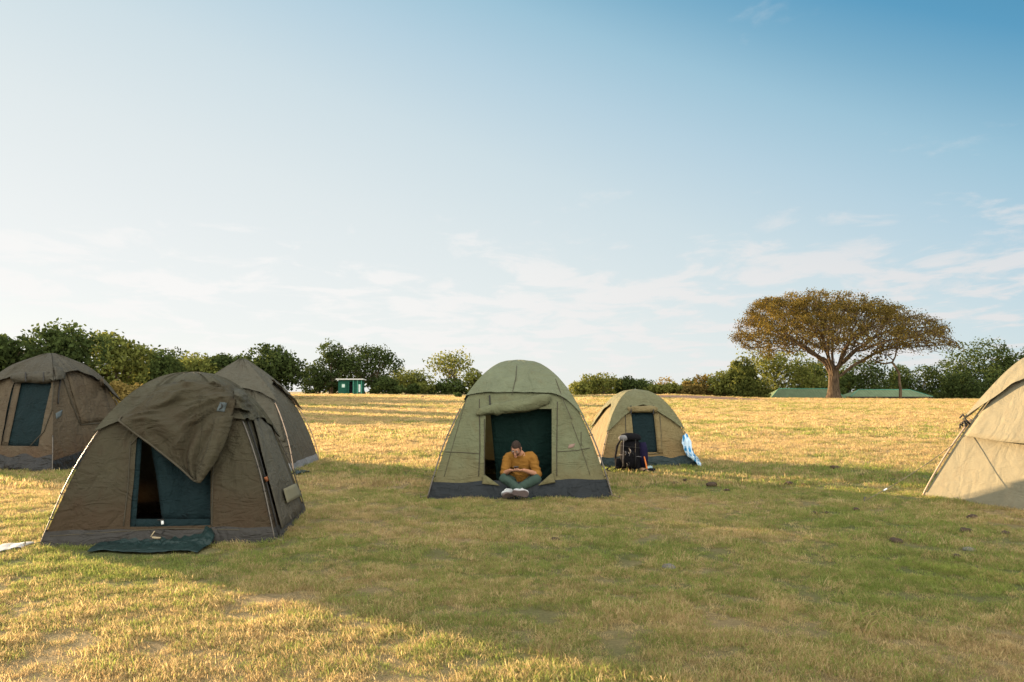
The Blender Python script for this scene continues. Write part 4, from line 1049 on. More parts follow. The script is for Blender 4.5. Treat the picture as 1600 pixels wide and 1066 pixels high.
    st = [Vector(((a - 1404) * q, dy, (621 - b) * q)) for a, b, dy in ((1405, 626, 0), (1406, 605, 0), (1405, 592, .1), (1405, 580, .1), (1400, 570, .2), (1396, 563, .3))]
    mb = MB(); mb.tube(st, [.22, .19, .17, .16, .15, .13], 8)
    f1 = [Vector(((a - 1404) * q, dy, (621 - b) * q)) for a, b, dy in ((1396, 563, .3), (1385, 565, .5), (1376, 563, .6), (1367, 556, .8))]; mb.tube(f1, [.12, .1, .09, .05], 6)
    f2 = [Vector(((a - 1404) * q, dy, (621 - b) * q)) for a, b, dy in ((1396, 563, .3), (1400, 555, .2), (1402, 545, 0), (1408, 536, -.2))]; mb.tube(f2, [.12, .10, .07, .04], 6)
    f3 = [Vector(((a - 1404) * q, dy, (621 - b) * q)) for a, b, dy in ((1398, 560, .3), (1390, 552, .5), (1380, 548, .8))]; mb.tube(f3, [.08, .06, .03], 6)
    mb.build('trunk', BARK2, t2)
    C = np.concatenate([np.array(p) + r.normal(size=(130, 3)) * np.array((1.1, 1.0, .35)) for p in (f1[-1], f2[-1], f3[-1])])
    V, Qd, TT = leaf_quads(C, 0.17, r, r.uniform(0, 1, len(C)))
    link('crown', quads_mesh('crown', V, Qd, TT), LEAF['fig'], t2, False)
fig_tree()

# ------------------------------------------------------------------ green hut and the two green-roofed sheds
M['hut_green'] = plain('green_painted_boards', (0.018, 0.085, 0.058), 0.8, 0.35, 3, 0.1, 0.1)
M['hut_post'] = plain('pale_green_posts', (0.05, 0.22, 0.15), 0.6)
M['pale_roof'] = plain('pale_roof_sheet', (0.55, 0.54, 0.50), 0.6)
M['dark_inside'] = plain('painted_interior_shade', (0.02, 0.02, 0.02), 0.9)
M['window_white'] = plain('pale_window_board', (0.55, 0.62, 0.58), 0.5)
M['roof_green'] = plain('green_corrugated_roof', (0.120, 0.160, 0.090), 0.8, 0.3, 1.2, 0.1, 0.08)
M['shed_wall'] = plain('dark_shed_boards', (0.035, 0.03, 0.025), 0.9)
M['shed_post'] = plain('grey_timber', (0.22, 0.18, 0.14), 0.9)
def hut():
    Y = 121.0; q = Y / F; xc = wpx(547, Y); g = tz(xc, Y)
    t = thing('hut', 'small green hut with a pale flat roof at the far edge', 'hut', (xc, Y, g), R(2))
    X = lambda px: (px - 547) * q
    zt = 2.15
    def box(name, x0, x1, y0, y1, z0, z1, mat, par=t):
        mb = MB(); mb.box(((x0 + x1) / 2, (y0 + y1) / 2, (z0 + z1) / 2), (x1 - x0, y1 - y0, z1 - z0)); return mb.build(name, mat, par, False)
    w = MB()
    def wb(x0, x1, y0, y1, z0, z1): w.box(((x0 + x1) / 2, (y0 + y1) / 2, (z0 + z1) / 2), (x1 - x0, y1 - y0, z1 - z0))
    # one shell of walls round a dark doorway
    wb(X(529), X(545), 0, .08, -.1, zt); wb(X(552.5), X(565.5), 0, .08, -.1, zt); wb(X(545), X(552.5), 0, .08, 1.95, zt)
    wb(X(529), X(529) + .08, .08, 2.6, -.1, zt); wb(X(565.5) - .08, X(565.5), .08, 2.6, -.1, zt); wb(X(529), X(565.5), 2.6, 2.68, -.1, zt)
    for k in range(10): wb(X(529) + .02 + k * (X(545) - X(529)) / 10, X(529) + .05 + k * (X(545) - X(529)) / 10, -.02, -.001, 0, zt - .05)
    w.build('wall', M['hut_green'], t, False)
    box('door_recess', X(545.2), X(552.3), .9, .96, 0, 1.95, M['dark_inside'])  # near-black panel paints in the shade inside the doorway
    d = box('door', X(545.4), X(546.4), -.55, .02, .02, 1.9, M['hut_green'])
    for px in (552.5, 559, 565.2): box('post', X(px) - .06, X(px) + .06, -.16, -.03, -.1, zt, M['hut_post'])
    f = MB(); x0, x1, z0, z1 = X(534), X(540), 1.0, 1.62
    for a in ((x0, x1, z0, z0 + .07), (x0, x1, z1 - .07, z1), (x0, x0 + .07, z0, z1), (x1 - .07, x1, z0, z1)): f.box(((a[0] + a[1]) / 2, -.045, (a[2] + a[3]) / 2), (a[1] - a[0], .04, a[3] - a[2]))
    fr = f.build('window', M['hut_post'], t, False); box('pane', x0 + .05, x1 - .05, -.035, -.005, z0 + .05, z1 - .05, M['window_white'], fr)
    r = MB(); r.box((X(547), 1.2, zt + .10), (X(568) - X(525.5), 3.2, .16), Matrix.Rotation(R(-1.5), 3, 'X')); r.build('roof', M['pale_roof'], t, False)
    box('notice_board', X(560.6), X(563.6), -.05, -.01, .35, 1.5, M['window_white'])
hut()
def shed(label, ex0, rx0, rx1, ex1, ye, yr, Y, ang=0.0, post=True):
    """long open shed seen over the crest: eave ends ex0..ex1, ridge ends rx0..rx1 (photo columns), eave row ye, ridge row yr"""
    q = Y / F; xc = (ex0 + ex1) / 2; X0 = wpx(xc, Y); ze = at(xc, ye, Y).z; zr = at(xc, yr, Y + 2.2).z; g = tz(X0, Y)
    t = thing('shed', label, 'shed', (X0, Y, g), R(ang), 'green roofed sheds behind the crest')
    x = lambda p: (p - xc) * q
    a, b, c, d, e, h = x(ex0), x(ex1), x(rx0), x(rx1), ze - g, zr - g
    dep = 4.6; mb = MB()
    v = [(a, 0, e), (b, 0, e), (b, dep, e), (a, dep, e), (c, dep / 2, h), (d, dep / 2, h)]
    mb.add(v, [(0, 1, 5, 4), (1, 2, 5), (2, 3, 4, 5), (3, 0, 4)])
    # corrugations as low battens and a ridge cap
    for k in range(1, 26):
        u = k / 26; p0 = Vector((a + (b - a) * u, 0, e)); p1 = Vector((min(max(c, p0.x), d), dep / 2, h))
        if p0.x < c: p1 = Vector(v[0]).lerp(Vector(v[4]), (p0.x - a) / max(c - a, .1)); 
        elif p0.x > d: p1 = Vector(v[1]).lerp(Vector(v[5]), (b - p0.x) / max(b - d, .1))
        if p0.x < c or p0.x > d: p1 = Vector((p0.x, p1.y, p1.z))
        mb.tube([p0 + Vector((0, 0, .01)), p1 + Vector((0, 0, .01))], .02, 4)
    ro = mb.build('roof', M['roof_green'], t, False)
    rc = MB(); rc.tube([v[4], v[5]], .07, 6); rc.tube([v[0], v[4]], .05, 6); rc.tube([v[1], v[5]], .05, 6)
    rc.build('ridge_cap', M['hut_post'], ro)
    fa = MB(); fa.box(((a + b) / 2, -.03, e - .07), (b - a, .04, .14)); fa.build('fascia', M['shed_wall'], ro, False)
    wl = MB(); wl.box(((a + b) / 2, dep - .3, (e - .3) / 2), (b - a - .5, .1, e + .1)); wl.build('wall', M['shed_wall'], t, False)
    for k in range(7):
        p = MB(); xx = a + .18 + (b - a - .36) * k / 6; p.box((xx, .25, e / 2 - .1), (.13, .13, e + .1)); p.build('post', M['shed_post'], t, False)
shed('first green roofed shed, partly hidden by the fig trunk', 1203, 1224, 1312, 1322, 622.5, 607.5, 121, 1.5)
shed('second green roofed shed, right of the fig trunk with a pale end post', 1327, 1350, 1433, 1457, 620, 609, 123, 1.0)
# ------------------------------------------------------------------ seated man
def skin_graph(chains, sub=2):
    """limbs and trunk as closed tapering lofts that overlap at the joints (fused into one skin afterwards)"""
    keys = {}; mb = MB()
    for ch in chains:
        P, Rr = [], []
        for e in ch:
            if e[0] == 'ref': P.append(keys[e[1]][0]); Rr.append(None); continue
            r = e[3] if hasattr(e[3], '__len__') else (e[3], e[3])
            P.append(Vector(e[:3])); Rr.append(r)
            if len(e) > 4: keys[e[4]] = (P[-1], r)
        Rr = [r if r is not None else tuple(q * .8 for q in Rr[i + 1]) for i, r in enumerate(Rr)]
        # resample smoothly
        n = len(P) - 1; Q, S = [], []
        for k in range(n * 5 + 1):
            x = k / 5; i = min(int(x), n - 1); u = x - i
            p0, p1, p2, p3 = P[max(i - 1, 0)], P[i], P[i + 1], P[min(i + 2, n)]
            Q.append(0.5 * ((2 * p1) + (p2 - p0) * u + (2 * p0 - 5 * p1 + 4 * p2 - p3) * u * u + (3 * p1 - p0 - 3 * p2 + p3) * u ** 3))
            S.append(tuple(Rr[i][c] * (1 - u) + Rr[i + 1][c] * u for c in (0, 1)))
        rows = []; N_ = 16; prev = None
        for k, q in enumerate(Q):
            t = (Q[min(k + 1, len(Q) - 1)] - Q[max(k - 1, 0)]).normalized()
            e = prev if prev is not None else Vector((1, 0, 0)); e = e - t * e.dot(t)
            if e.length < 1e-4: e = Vector((0, 1, 0)) - t * t.y
            e.normalize(); prev = e; g_ = t.cross(e)
            rows.append([q + e * (S[k][0] * math.cos(2 * math.pi * j / N_)) + g_ * (S[k][1] * math.sin(2 * math.pi * j / N_)) for j in range(N_)])
        t0, t1 = (Q[0] - Q[1]).normalized(), (Q[-1] - Q[-2]).normalized()
        c0 = [Q[0] + t0 * min(S[0]) * .45 + (p - Q[0]) * .6 for p in rows[0]]; c1 = [Q[-1] + t1 * min(S[-1]) * .45 + (p - Q[-1]) * .6 for p in rows[-1]]
        rows = [c0] + rows + [c1]; b0 = len(mb.v); mb.grid(rows, wrap=True)
        mb.f.append(tuple(b0 + j for j in range(N_))[::-1]); e0 = b0 + (len(rows) - 1) * N_; mb.f.append(tuple(e0 + j for j in range(N_)))
    return mb
def evald(o):
    bpy.context.view_layer.update(); dg = bpy.context.evaluated_depsgraph_get()
    me = bpy.data.meshes.new_from_object(o.evaluated_get(dg)); old = o.data
    bpy.data.objects.remove(o); bpy.data.meshes.remove(old)
    return me
def fuse(meshes, voxel, smooth=4, fac=0.5):
    """union of closed meshes as one continuous skin"""
    mb = MB()
    for me in meshes:
        if isinstance(me, MB): mb.add(me.v, me.f)
        else: mb.add([v.co for v in me.vertices], [tuple(p.vertices) for p in me.polygons])
    o = mb.build('fuse'); m = o.modifiers.new('r', 'REMESH'); m.mode = 'VOXEL'; m.voxel_size = voxel
    if smooth: k = o.modifiers.new('k', 'SMOOTH'); k.iterations = smooth; k.factor = fac
    return evald(o)
M['skin'] = plain('skin', (0.36, 0.175, 0.105), 0.55, 0.12, 20, 0.03, 0.35)
M['shirt'] = plain('mustard_jersey', (0.215, 0.100, 0.019), 0.9, 0.25, 6, 0.12, 0.15)
M['trousers'] = plain('green_cotton', (0.034, 0.055, 0.043), 0.9, 0.18, 8, 0.2, 0.15)
M['hair'] = plain('dark_brown_hair', (0.030, 0.016, 0.010), 0.75, 0.4, 60, 0.6, 0.3)
M['shoe'] = plain('pale_canvas_shoe', (0.36, 0.36, 0.36), 0.9, 0.2, 14)
M['sole'] = plain('grey_brown_sole', (0.115, 0.085, 0.08), 0.85, 0.25, 30)
M['glass_rim'] = plain('dark_spectacle_rim', (0.06, 0.045, 0.035), 0.4)
M['phone'] = plain('black_phone', (0.012, 0.013, 0.016), 0.25, 0.1, 5, 0.0, 0.5)
M['phone_edge'] = plain('grey_phone_edge', (0.18, 0.20, 0.22), 0.35, 0.1, 5, 0.0, 0.5, 0.6)
M['eye_white'] = plain('eye_white', (0.7, 0.66, 0.62), 0.3)
M['beard'] = plain('short_brown_beard', (0.085, 0.043, 0.026), 0.85, 0.4, 80, 0.5)
M['lip'] = plain('lip', (0.33, 0.12, 0.09), 0.5)

def person():
    bx, by = wpx(813, 12.33), 12.33
    root = thing('person', 'man in a mustard shirt and green trousers sitting cross-legged, looking at his phone', 'person', (bx, by, 0.035)); root.scale = (.94, 1, 1)
    # head in its own frame: x right, -y face, z up, origin at the skull's centre
    HM = Matrix.Translation((-.070, -.245, .690)) @ Matrix.Rotation(R(-14), 4, 'Z') @ Matrix.Rotation(R(34), 4, 'X') @ Matrix.Rotation(R(4), 4, 'Y')
    def hd(p, d):
        z = p.z / .118
        k = 1.0
        if z < -.1: k = 1 - .30 * min(1, (-z - .1) / .9) ** 1.3        # jaw
        x, y = p.x * k, p.y * (k if d.y > 0 else (1 - .10 * max(0, -z)))
        if d.y < 0 and z < -.55: y -= .012                               # chin
        if d.y < -.6 and -.05 < z < .22: y += .008                       # eye sockets
        if d.y < -.6 and .22 <= z < .40: y -= .004                       # brow
        return Vector((x, y, p.z))
    head = MB(); head.ball((0, 0, 0), (.077, .098, .118), 28, 22, fn=hd)
    head.tube([(0, -.090, .022), (0, -.103, .000), (0, -.117, -.022), (0, -.098, -.034)], [.008, .011, .016, .010], 10)      # nose
    for sx in (-1, 1):
        head.ball((sx * .013, -.098, -.026), (.009, .010, .008), 8, 6)
        head.ball((sx * .079, .012, -.005), (.010, .020, .032), 10, 8)      # ears
        head.ball((sx * .030, -.086, .030), (.022, .012, .008), 8, 6)       # brow ridge
        head.ball((sx * .040, -.068, -.022), (.024, .020, .022), 8, 6)      # cheek
    head.ball((0, -.088, -.058), (.024, .010, .007), 10, 6); head.ball((0, -.086, -.070), (.020, .010, .007), 10, 6)
    head.ball((0, -.075, -.098), (.026, .020, .018), 10, 8)
    hv = MB(); hv.add([HM @ v for v in head.v], head.f)
    # torso, neck, arms
    trunk = [(.0, .06, .12, (.155, .115), 'pel'), (.0, .055, .24, (.150, .115)), (-.0, .02, .37, (.160, .115)), (-.005, -.035, .49, (.165, .110), 'ch'), (-.015, -.085, .575, (.095, .085), 'nk0'),
             (-.035, -.140, .628, (.058, .058), 'nk'), (-.055, -.195, .665, (.052, .055))]
    SH = {-1: (-.195, -.055, .530), 1: (.185, -.045, .535)}; EL = {-1: (-.265, -.135, .300), 1: (.285, -.125, .285)}; WR = {-1: (-.165, -.335, .372), 1: (.045, -.345, .375)}
    arms = []
    for sx in (-1, 1):
        a, b, c = Vector(SH[sx]), Vector(EL[sx]), Vector(WR[sx])
        arms.append([('ref', 'ch'), (*(Vector((sx * .10, -.045, .535))), .072), (*a, .064), (*a.lerp(b, .45), .053), (*b, .043), (*b.lerp(c, .4), .040), (*b.lerp(c, .8), .029), (*c, .026)])
    torso = skin_graph([trunk] + arms, 2)
    # hands: palm plus five bent fingers each
    hands = []; PH = Vector((-.072, -.405, .405))
    def finger(p, d, up, lens, rads, curl):
        pts = [Vector(p)]; d = Vector(d).normalized(); ax = d.cross(Vector(up)).normalized()
        for L, c in zip(lens, curl):
            d = Matrix.Rotation(c, 3, ax) @ d; pts.append(pts[-1] + d * L)
        mb = MB(); Q = []; rr = []
        for i in range(len(pts) - 1):
            for k in range(3): Q.append(pts[i].lerp(pts[i + 1], k / 3)); rr.append(rads[i] + (rads[i + 1] - rads[i]) * k / 3)
        Q.append(pts[-1]); rr.append(rads[-1]); Q.append(pts[-1] + d * rads[-1] * .7); rr.append(rads[-1] * .5)
        mb.tube(Q, rr, 8); return mb
    for sx in (-1, 1):
        w = Vector(WR[sx]); tgt = PH + Vector((sx * .030, .012, -.035)); ax = (tgt - w).normalized()
        palm_c = w + ax * .055
        nrm = Vector((0, .35, .9)); nrm = (nrm - ax * nrm.dot(ax)).normalized(); lat = ax.cross(nrm)     # palm faces up and in, under the phone
        pm = MB(); Mx = Matrix((lat, ax, nrm)).transposed()
        pm.ball(palm_c, (.042, .056, .017), 14, 10, Mx); pm.tube([w - ax * .02, w + ax * .03], [.027, .030], 10, flat=.75); hands.append(pm)
        out = lat if lat.y < 0 else -lat     # the side away from the body
        for k, (L, o) in enumerate(((.074, -.031), (.083, -.011), (.077, .010), (.060, .030))):
            base = palm_c + ax * (.044 - .006 * abs(k - 1.3)) - out * o * -1.0
            cu = 1 if True else -1
            hands.append(finger(base, ax, nrm, (L * .45, L * .32, L * .26), (.0092, .0086, .0078, .0066), (cu * R(14 + 4 * k), cu * R(38 + 3 * k), cu * R(26))))
        tb = palm_c - ax * .020 - out * .034 + nrm * .006
        hands.append(finger(tb, ax * .55 - out * .35 + nrm * .75, -ax, (.034, .030, .024), (.0125, .0105, .0095, .0075), (R(-6), R(-14), R(-16))))
    body = fuse([torso, hv] + hands, .0058, 2)
    b = link('body', body, M['skin'], root)
    # shirt: closes at neck, elbows and waist
    tr = [(.0, .060, .115, (.170, .130), 'pel'), (.0, .058, .22, (.168, .132)), (-.0, .022, .36, (.178, .132)), (-.005, -.035, .49, (.178, .124), 'ch'), (-.014, -.082, .560, (.108, .092))]
    ar = []
    for sx in (-1, 1):
        a, c, w = Vector(SH[sx]), Vector(EL[sx]), Vector(WR[sx])
        ar.append([('ref', 'ch'), (*(Vector((sx * .105, -.045, .530))), .084), (*a, .077), (*a.lerp(c, .45), .070), (*a.lerp(c, .8), .066), (*c.lerp(w, .02), .058), (*c.lerp(w, .16), .053)])
    sm = fuse([skin_graph([tr] + ar, 2)], .011, 3)
    for v in sm.vertices:
        n = mnoise.noise(v.co * 9) * .012 + (1 - 2 * abs(mnoise.noise(Vector((v.co.x * 7 + v.co.z * 5, v.co.y * 6, v.co.z * 13))))) * .018
        v.co += v.normal * n
    link('shirt', sm, M['shirt'], root)
    rows = []
    HMi = HM
    nk = MB(); c0 = Vector((-.030, -.125, .600))
    nk.tube([c0 + Vector((.078 * math.cos(a), -.02 + .066 * math.sin(a), .018 * math.sin(a) - .02 * (math.sin(a) < 0) * abs(math.sin(a)))) for a in np.linspace(0, 2 * math.pi, 25)], .009, 6, cap=False); nk.build('collar', M['shirt'], root)
    # trousers
    hips = [(0, .13, .105, (.165, .105)), (0, .03, .105, (.165, .105), 'h')]
    KN = {-1: (-.270, -.300, .245), 1: (.262, -.300, .235)}; AN = {-1: (.005, -.560, .105), 1: (-.135, -.470, .085)}
    lg = []
    for sx in (-1, 1):
        hp, k, a = Vector((sx * .095, .03, .115)), Vector(KN[sx]), Vector(AN[sx])
        lg.append([('ref', 'h'), (*hp, .098), (*hp.lerp(k, .5), .090), (*hp.lerp(k, .88), .073), (*k, .067), (*k.lerp(a, .3), .064), (*k.lerp(a, .65), .055), (*k.lerp(a, .95), .047)])
    tm = fuse([skin_graph([hips] + lg, 2)], .011, 2)
    for v in tm.vertices:
        v.co += v.normal * ((1 - 2 * abs(mnoise.noise(Vector((v.co.x * 14, v.co.y * 7, v.co.z * 9))))) * .014)
    link('trousers', tm, M['trousers'], root)
    # shoes: lofted along the foot, sole plate of its own
    def shoe(c, toe, soln, L=.25):
        toe = Vector(toe).normalized(); n = Vector(soln); n = (n - toe * n.dot(toe)).normalized(); s_ = toe.cross(n)
        def ring(u, hgt, wid, zoff=0, k=14):
            ctr = Vector(c) + toe * (u - .5) * L
            return [ctr + s_ * (wid * math.cos(a)) - n * (zoff + hgt * max(-.25, math.sin(a))) for a in np.linspace(0, 2 * math.pi, k, endpoint=False)]
        up = MB(); rows = [ring(u, h, w) for u, h, w in ((0, .02, .014), (.03, .055, .028), (.12, .085, .034), (.28, .090, .036), (.42, .075, .040), (.6, .055, .046), (.78, .042, .049), (.92, .032, .040), (.985, .02, .022), (1.0, .008, .008))]
        up.grid(rows, wrap=True, flip=True); up.f.append(tuple(range(14))); e = len(up.v) - 14; up.f.append(tuple(e + k for k in range(14)))
        so = MB(); prof_ = ((-.01, .012), (.03, .031), (.14, .037), (.30, .035), (.45, .036), (.6, .046), (.78, .053), (.92, .044), (1.0, .024), (1.02, .006))
        r1 = [[Vector(c) + toe * (u - .5) * L + s_ * (w * q) + n * .020 for q in (-1, -.5, 0, .5, 1)] for u, w in prof_]
        r2 = [[Vector(c) + toe * (u - .5) * L + s_ * (w * q) + n * (.044 + .004 * math.sin(u * 6)) for q in (-1, -.5, 0, .5, 1)] for u, w in prof_]
        m = len(r1)
        so.grid(r1); so.grid(r2, flip=True); so.grid([[r1[i][0] for i in range(m)], [r2[i][0] for i in range(m)]]); so.grid([[r1[i][4] for i in range(m)], [r2[i][4] for i in range(m)]], flip=True)
        so.grid([r1[0], r2[0]], flip=True); so.grid([r1[-1], r2[-1]])
        o = up.build('shoe', M['shoe'], root); so.build('sole', M['sole'], o)
        col = MB(); cc = Vector(c) + toe * (-.27 * L) - n * .088
        la = MB(); 
        for u in (.40, .47, .54, .61):
            q = Vector(c) + toe * (u - .5) * L - n * (.078 - .10 * (u - .40)); la.tube([q - s_ * .022, q - n * .006, q + s_ * .022], .0035, 5)
        b_ = la.build('lace', M['white_tag'], o)
    shoe((.000, -.640, .085), (.80, -.22, -.06), (-.10, -.86, -.30))
    shoe((-.205, -.560, .060), (-.62, -.62, .05), (.35, -.60, -.60))
    for sx in (-1, 1):
        a = Vector(AN[sx]); k = Vector(KN[sx]); d = (a - k).normalized()
        MB().tube([a - d * .03, a + d * .05], [.036, .040], 10).build('sock', M['shoe'], root)
    # hair, brows, beard, glasses, eyes ride on the body
    hr = MB()
    def hair_fn(p, d):
        q = hd(p, d); k = 1.0 + .05 * mnoise.noise(d * 9) + .02 * mnoise.noise(d * 25)
        top = max(0, d.z); return Vector((q.x * (1.02 + .03 * top), q.y * (1.03 + .03 * top), q.z * (1.0 + .09 * top))) * k
    rws = []
    for i in range(15):
        row = []
        for k in range(33):
            ph = 2 * math.pi * k / 32 ; face = max(0, -math.sin(ph))
            lim = 1.0 + 1.05 * (1 - face) ** .8 - .12 * (face > .9)
            lim = 1.02 + (1.16 if math.sin(ph) > -.15 else 1.16 * max(0, 1 - (face - .15) / .45) )* (1 if math.sin(ph) > -.6 else .0)
            th = .02 + (min(lim, 2.15)) * i / 14
            d = Vector((math.sin(th) * math.cos(ph), math.sin(th) * math.sin(ph), math.cos(th)))
            p = hair_fn(Vector((d.x * .079, d.y * .100, d.z * .120)), d)
            row.append(HM @ p)
        rws.append(row)
    sheet('hair', rws, M['hair'], b, .004)
    bd = []
    for i in range(9):
        row = []
        for k in range(21):
            ph = -math.pi / 2 + (k / 20 - .5) * 2.9; side = abs(k / 20 - .5) * 2
            th = 2.02 - .25 * side ** 2 + (2.75 - 2.02) * i / 8
            d = Vector((math.sin(th) * math.cos(ph), math.sin(th) * math.sin(ph), math.cos(th)))
            p = hd(Vector((d.x * .080, d.y * .102, d.z * .121)), d); row.append(HM @ (p * (1.0 + .012 * mnoise.noise(d * 20))))
        bd.append(row)
    sheet('beard', bd, M['beard'], b, .002)
    for sx in (-1, 1):
        MB().ball(HM @ Vector((sx * .030, -.086, .004)), (.013, .009, .007), 10, 8, HM.to_3x3()).build('eye', M['eye_white'], b)
        MB().tube([HM @ Vector((sx * x, -.1 + .35 * abs(x - .03) ** 1.2, .030 + z)) for x, z in ((.012, .0), (.028, .005), (.046, -.002))], [.004, .005, .003], 6).build('eyebrow', M['hair'], b)
    MB().tube([HM @ Vector((x, -.098 + 4 * x * x, -.064)) for x in (-.022, -.011, 0, .011, .022)], [.002, .005, .006, .005, .002], 6).build('mouth', M['lip'], b)
    gl = MB()
    for sx in (-1, 1):
        gl.tube([HM @ Vector((sx * .032 + .024 * math.cos(a), -.108 + .006 * abs(math.cos(a)), .002 + .019 * math.sin(a))) for a in np.linspace(0, 2 * math.pi, 17)], .0024, 5, cap=False)
        gl.tube([HM @ Vector(p) for p in ((sx * .056, -.103, .006), (sx * .078, -.05, .008), (sx * .083, .010, .010))], .0022, 5)
    gl.tube([HM @ Vector((-.009, -.110, .006)), HM @ Vector((.009, -.110, .006))], .0024, 5)
    gl.build('glasses', M['glass_rim'], root)
    # the phone in his hands
    fwd = (HM @ Vector((0, 0, 0)) - PH).normalized()
    ph = thing('smartphone', 'dark smartphone held in both hands by the seated man', 'phone', Vector((bx, by, .035)) + Vector((PH.x * .94, PH.y, PH.z)))
    zc = fwd; xc = Vector((1, 0, .05)); xc = (xc - zc * xc.dot(zc)).normalized(); yc = zc.cross(xc); RM = Matrix((xc, yc, zc)).transposed()
    def slab(w, h, t, o):
        mb = MB(); r = .008; P = []
        for cx_, cy_, a0 in ((w / 2 - r, h / 2 - r, 0), (-w / 2 + r, h / 2 - r, 90), (-w / 2 + r, -h / 2 + r, 180), (w / 2 - r, -h / 2 + r, 270)):
            for k in range(5): P.append((cx_ + r * math.cos(R(a0 + 22.5 * k)), cy_ + r * math.sin(R(a0 + 22.5 * k))))
        n = len(P); mb.add([RM @ Vector((x, y, o + z)) for z in (-t / 2, t / 2) for x, y in P], [tuple(range(n))[::-1], tuple(range(n, 2 * n))] + [(i, (i + 1) % n, n + (i + 1) % n, n + i) for i in range(n)])
        return mb
    cs = slab(.074, .142, .009, 0).build('case', M['phone'], ph, False)
    slab(.068, .134, .002, .0052).build('screen', M['phone'], ph, False)
    slab(.020, .022, .002, -.0054).build('camera_bump', M['phone_edge'], ph, False)
person()

# ------------------------------------------------------------------ things lying about
M['pack_black'] = plain('black_pack_fabric', (0.008, 0.0075, 0.009), 0.95, 0.5, 10, 0.6, 0.08)
M['pack_purple'] = plain('purple_roll_mat', (0.011, 0.009, 0.028), 0.95, 0.3, 10, 0.4, 0.1)
M['orange_cord'] = plain('orange_strap', (0.55, 0.15, 0.03), 0.8)
M['pack_grey'] = plain('pale_grey_trim', (0.16, 0.15, 0.15), 0.8)
M['pack_tan'] = plain('tan_boot_leather', (0.33, 0.20, 0.12), 0.8)
def backpack():
    Y = 16.15; p = gpt(982, 737.5); Y = p.y; q = Y / F; x0 = wpx(984, Y)
    t = thing('backpack', 'tall black trekking backpack standing by the small tent door', 'backpack', (x0, Y, 0), R(-12)); t.scale = (1.15, 1.15, 1.04)
    def loft(secs, c, mat, name, par=t, ns=18, bumpy=.010, sd=0):
        mb = MB(); rows = []
        for z, w, d, dx, dy in secs:
            rows.append([Vector((c[0] + dx + w * math.copysign(abs(math.cos(a)) ** .7, math.cos(a)), c[1] + dy + d * math.copysign(abs(math.sin(a)) ** .7, math.sin(a)), c[2] + z)) for a in np.linspace(0, 2 * math.pi, ns, endpoint=False)])
        mb.grid(rows, wrap=True); mb.f.append(tuple(range(ns))[::-1]); e = len(mb.v) - ns; mb.f.append(tuple(e + k for k in range(ns)))
        mb.v = [v + Vector((mnoise.noise(v * 9 + Vector((sd, 0, 0))), mnoise.noise(v * 9 + Vector((0, 5, sd))), mnoise.noise(v * 8))) * bumpy for v in mb.v]
        return mb.build(name, mat, par)
    loft([(0, .10, .07, 0, 0), (.02, .17, .12, 0, 0), (.12, .19, .14, 0, 0), (.28, .185, .14, 0, .01), (.42, .175, .13, 0, .02), (.54, .165, .12, 0, .03), (.60, .12, .09, 0, .03)], (0, 0, 0), M['pack_black'], 'main_pack')
    loft([(0, .12, .09, 0, 0), (.02, .17, .14, 0, 0), (.07, .175, .145, 0, 0), (.12, .15, .12, 0, 0), (.145, .08, .07, 0, 0)], (0, .02, .585), M['pack_black'], 'lid', sd=3)
    loft([(0, .07, .03, 0, 0), (.02, .115, .055, 0, 0), (.14, .125, .065, 0, 0), (.26, .105, .05, 0, 0), (.30, .06, .02, 0, 0)], (0, -.145, .10), M['pack_black'], 'front_pocket', sd=5)
    for sx in (-1, 1):
        loft([(0, .03, .05, 0, 0), (.02, .055, .075, 0, 0), (.12, .060, .08, 0, 0), (.20, .045, .06, 0, 0)], (sx * .205, 0, .05), M['pack_black'], 'side_pocket', sd=7 + sx)
    MB().tube([(.225, -.03, .10), (.222, -.03, .25), (.215, -.02, .42), (.205, -.01, .56)], [.06, .075, .075, .055], 14).build('rolled_mat', M['pack_purple'], t)
    for a, b, mt in (((-.10, -.19, .62), (-.12, -.215, .12), 'pack_grey'), ((.10, -.17, .62), (.09, -.215, .12), 'black_strap'), ((-.18, -.10, .5), (.17, -.13, .46), 'black_strap'), ((-.19, -.11, .33), (.19, -.15, .30), 'pack_grey')):
        a, b = Vector(a), Vector(b); MB().tube([a, a.lerp(b, .3) + Vector((0, -.02, 0)), a.lerp(b, .7) + Vector((0, -.02, 0)), b], .011, 5, flat=.4).build('strap', M[mt], t)
    MB().tube([(.235, -.10, .30), (.265, -.14, .16), (.285, -.18, .05), (.29, -.2, .015)], [.010, .015, .016, .009], 7).build('orange_strap', M['orange_cord'], t)
    MB().tube([(-.18, -.05, .12), (-.27, -.10, .05), (-.36, -.16, .025), (-.40, -.10, .05), (-.34, -.05, .10)], [.03, .035, .035, .025, .015], 8, flat=.5).build('hip_belt', M['pack_black'], t)
    MB().tube([(-.17, .08, .60), (-.23, .02, .48), (-.26, 0, .28), (-.25, 0, .08)], [.02, .028, .025, .015], 8, flat=.5).build('shoulder_strap', M['pack_black'], t)
    loft([(0, .05, .04, 0, 0), (.03, .075, .06, 0, 0), (.07, .06, .05, 0, 0), (.09, .03, .02, 0, 0)], (-.12, -.12, .60), M['pack_grey'], 'pale_cover', sd=11, bumpy=.02)
    for k in range(9):
        a = Vector((random.uniform(-.12, .12), -.17 - random.uniform(.02, .05), random.uniform(.14, .55)))
        MB().tube([a, a + Vector((.015, -.012, -.03)), a + Vector((.005, -.006, -.07))], .007, 5).build('buckle', M['pack_grey' if k % 3 == 0 else 'black_strap'], t)
    b1 = Vector((x0, Y, 0))
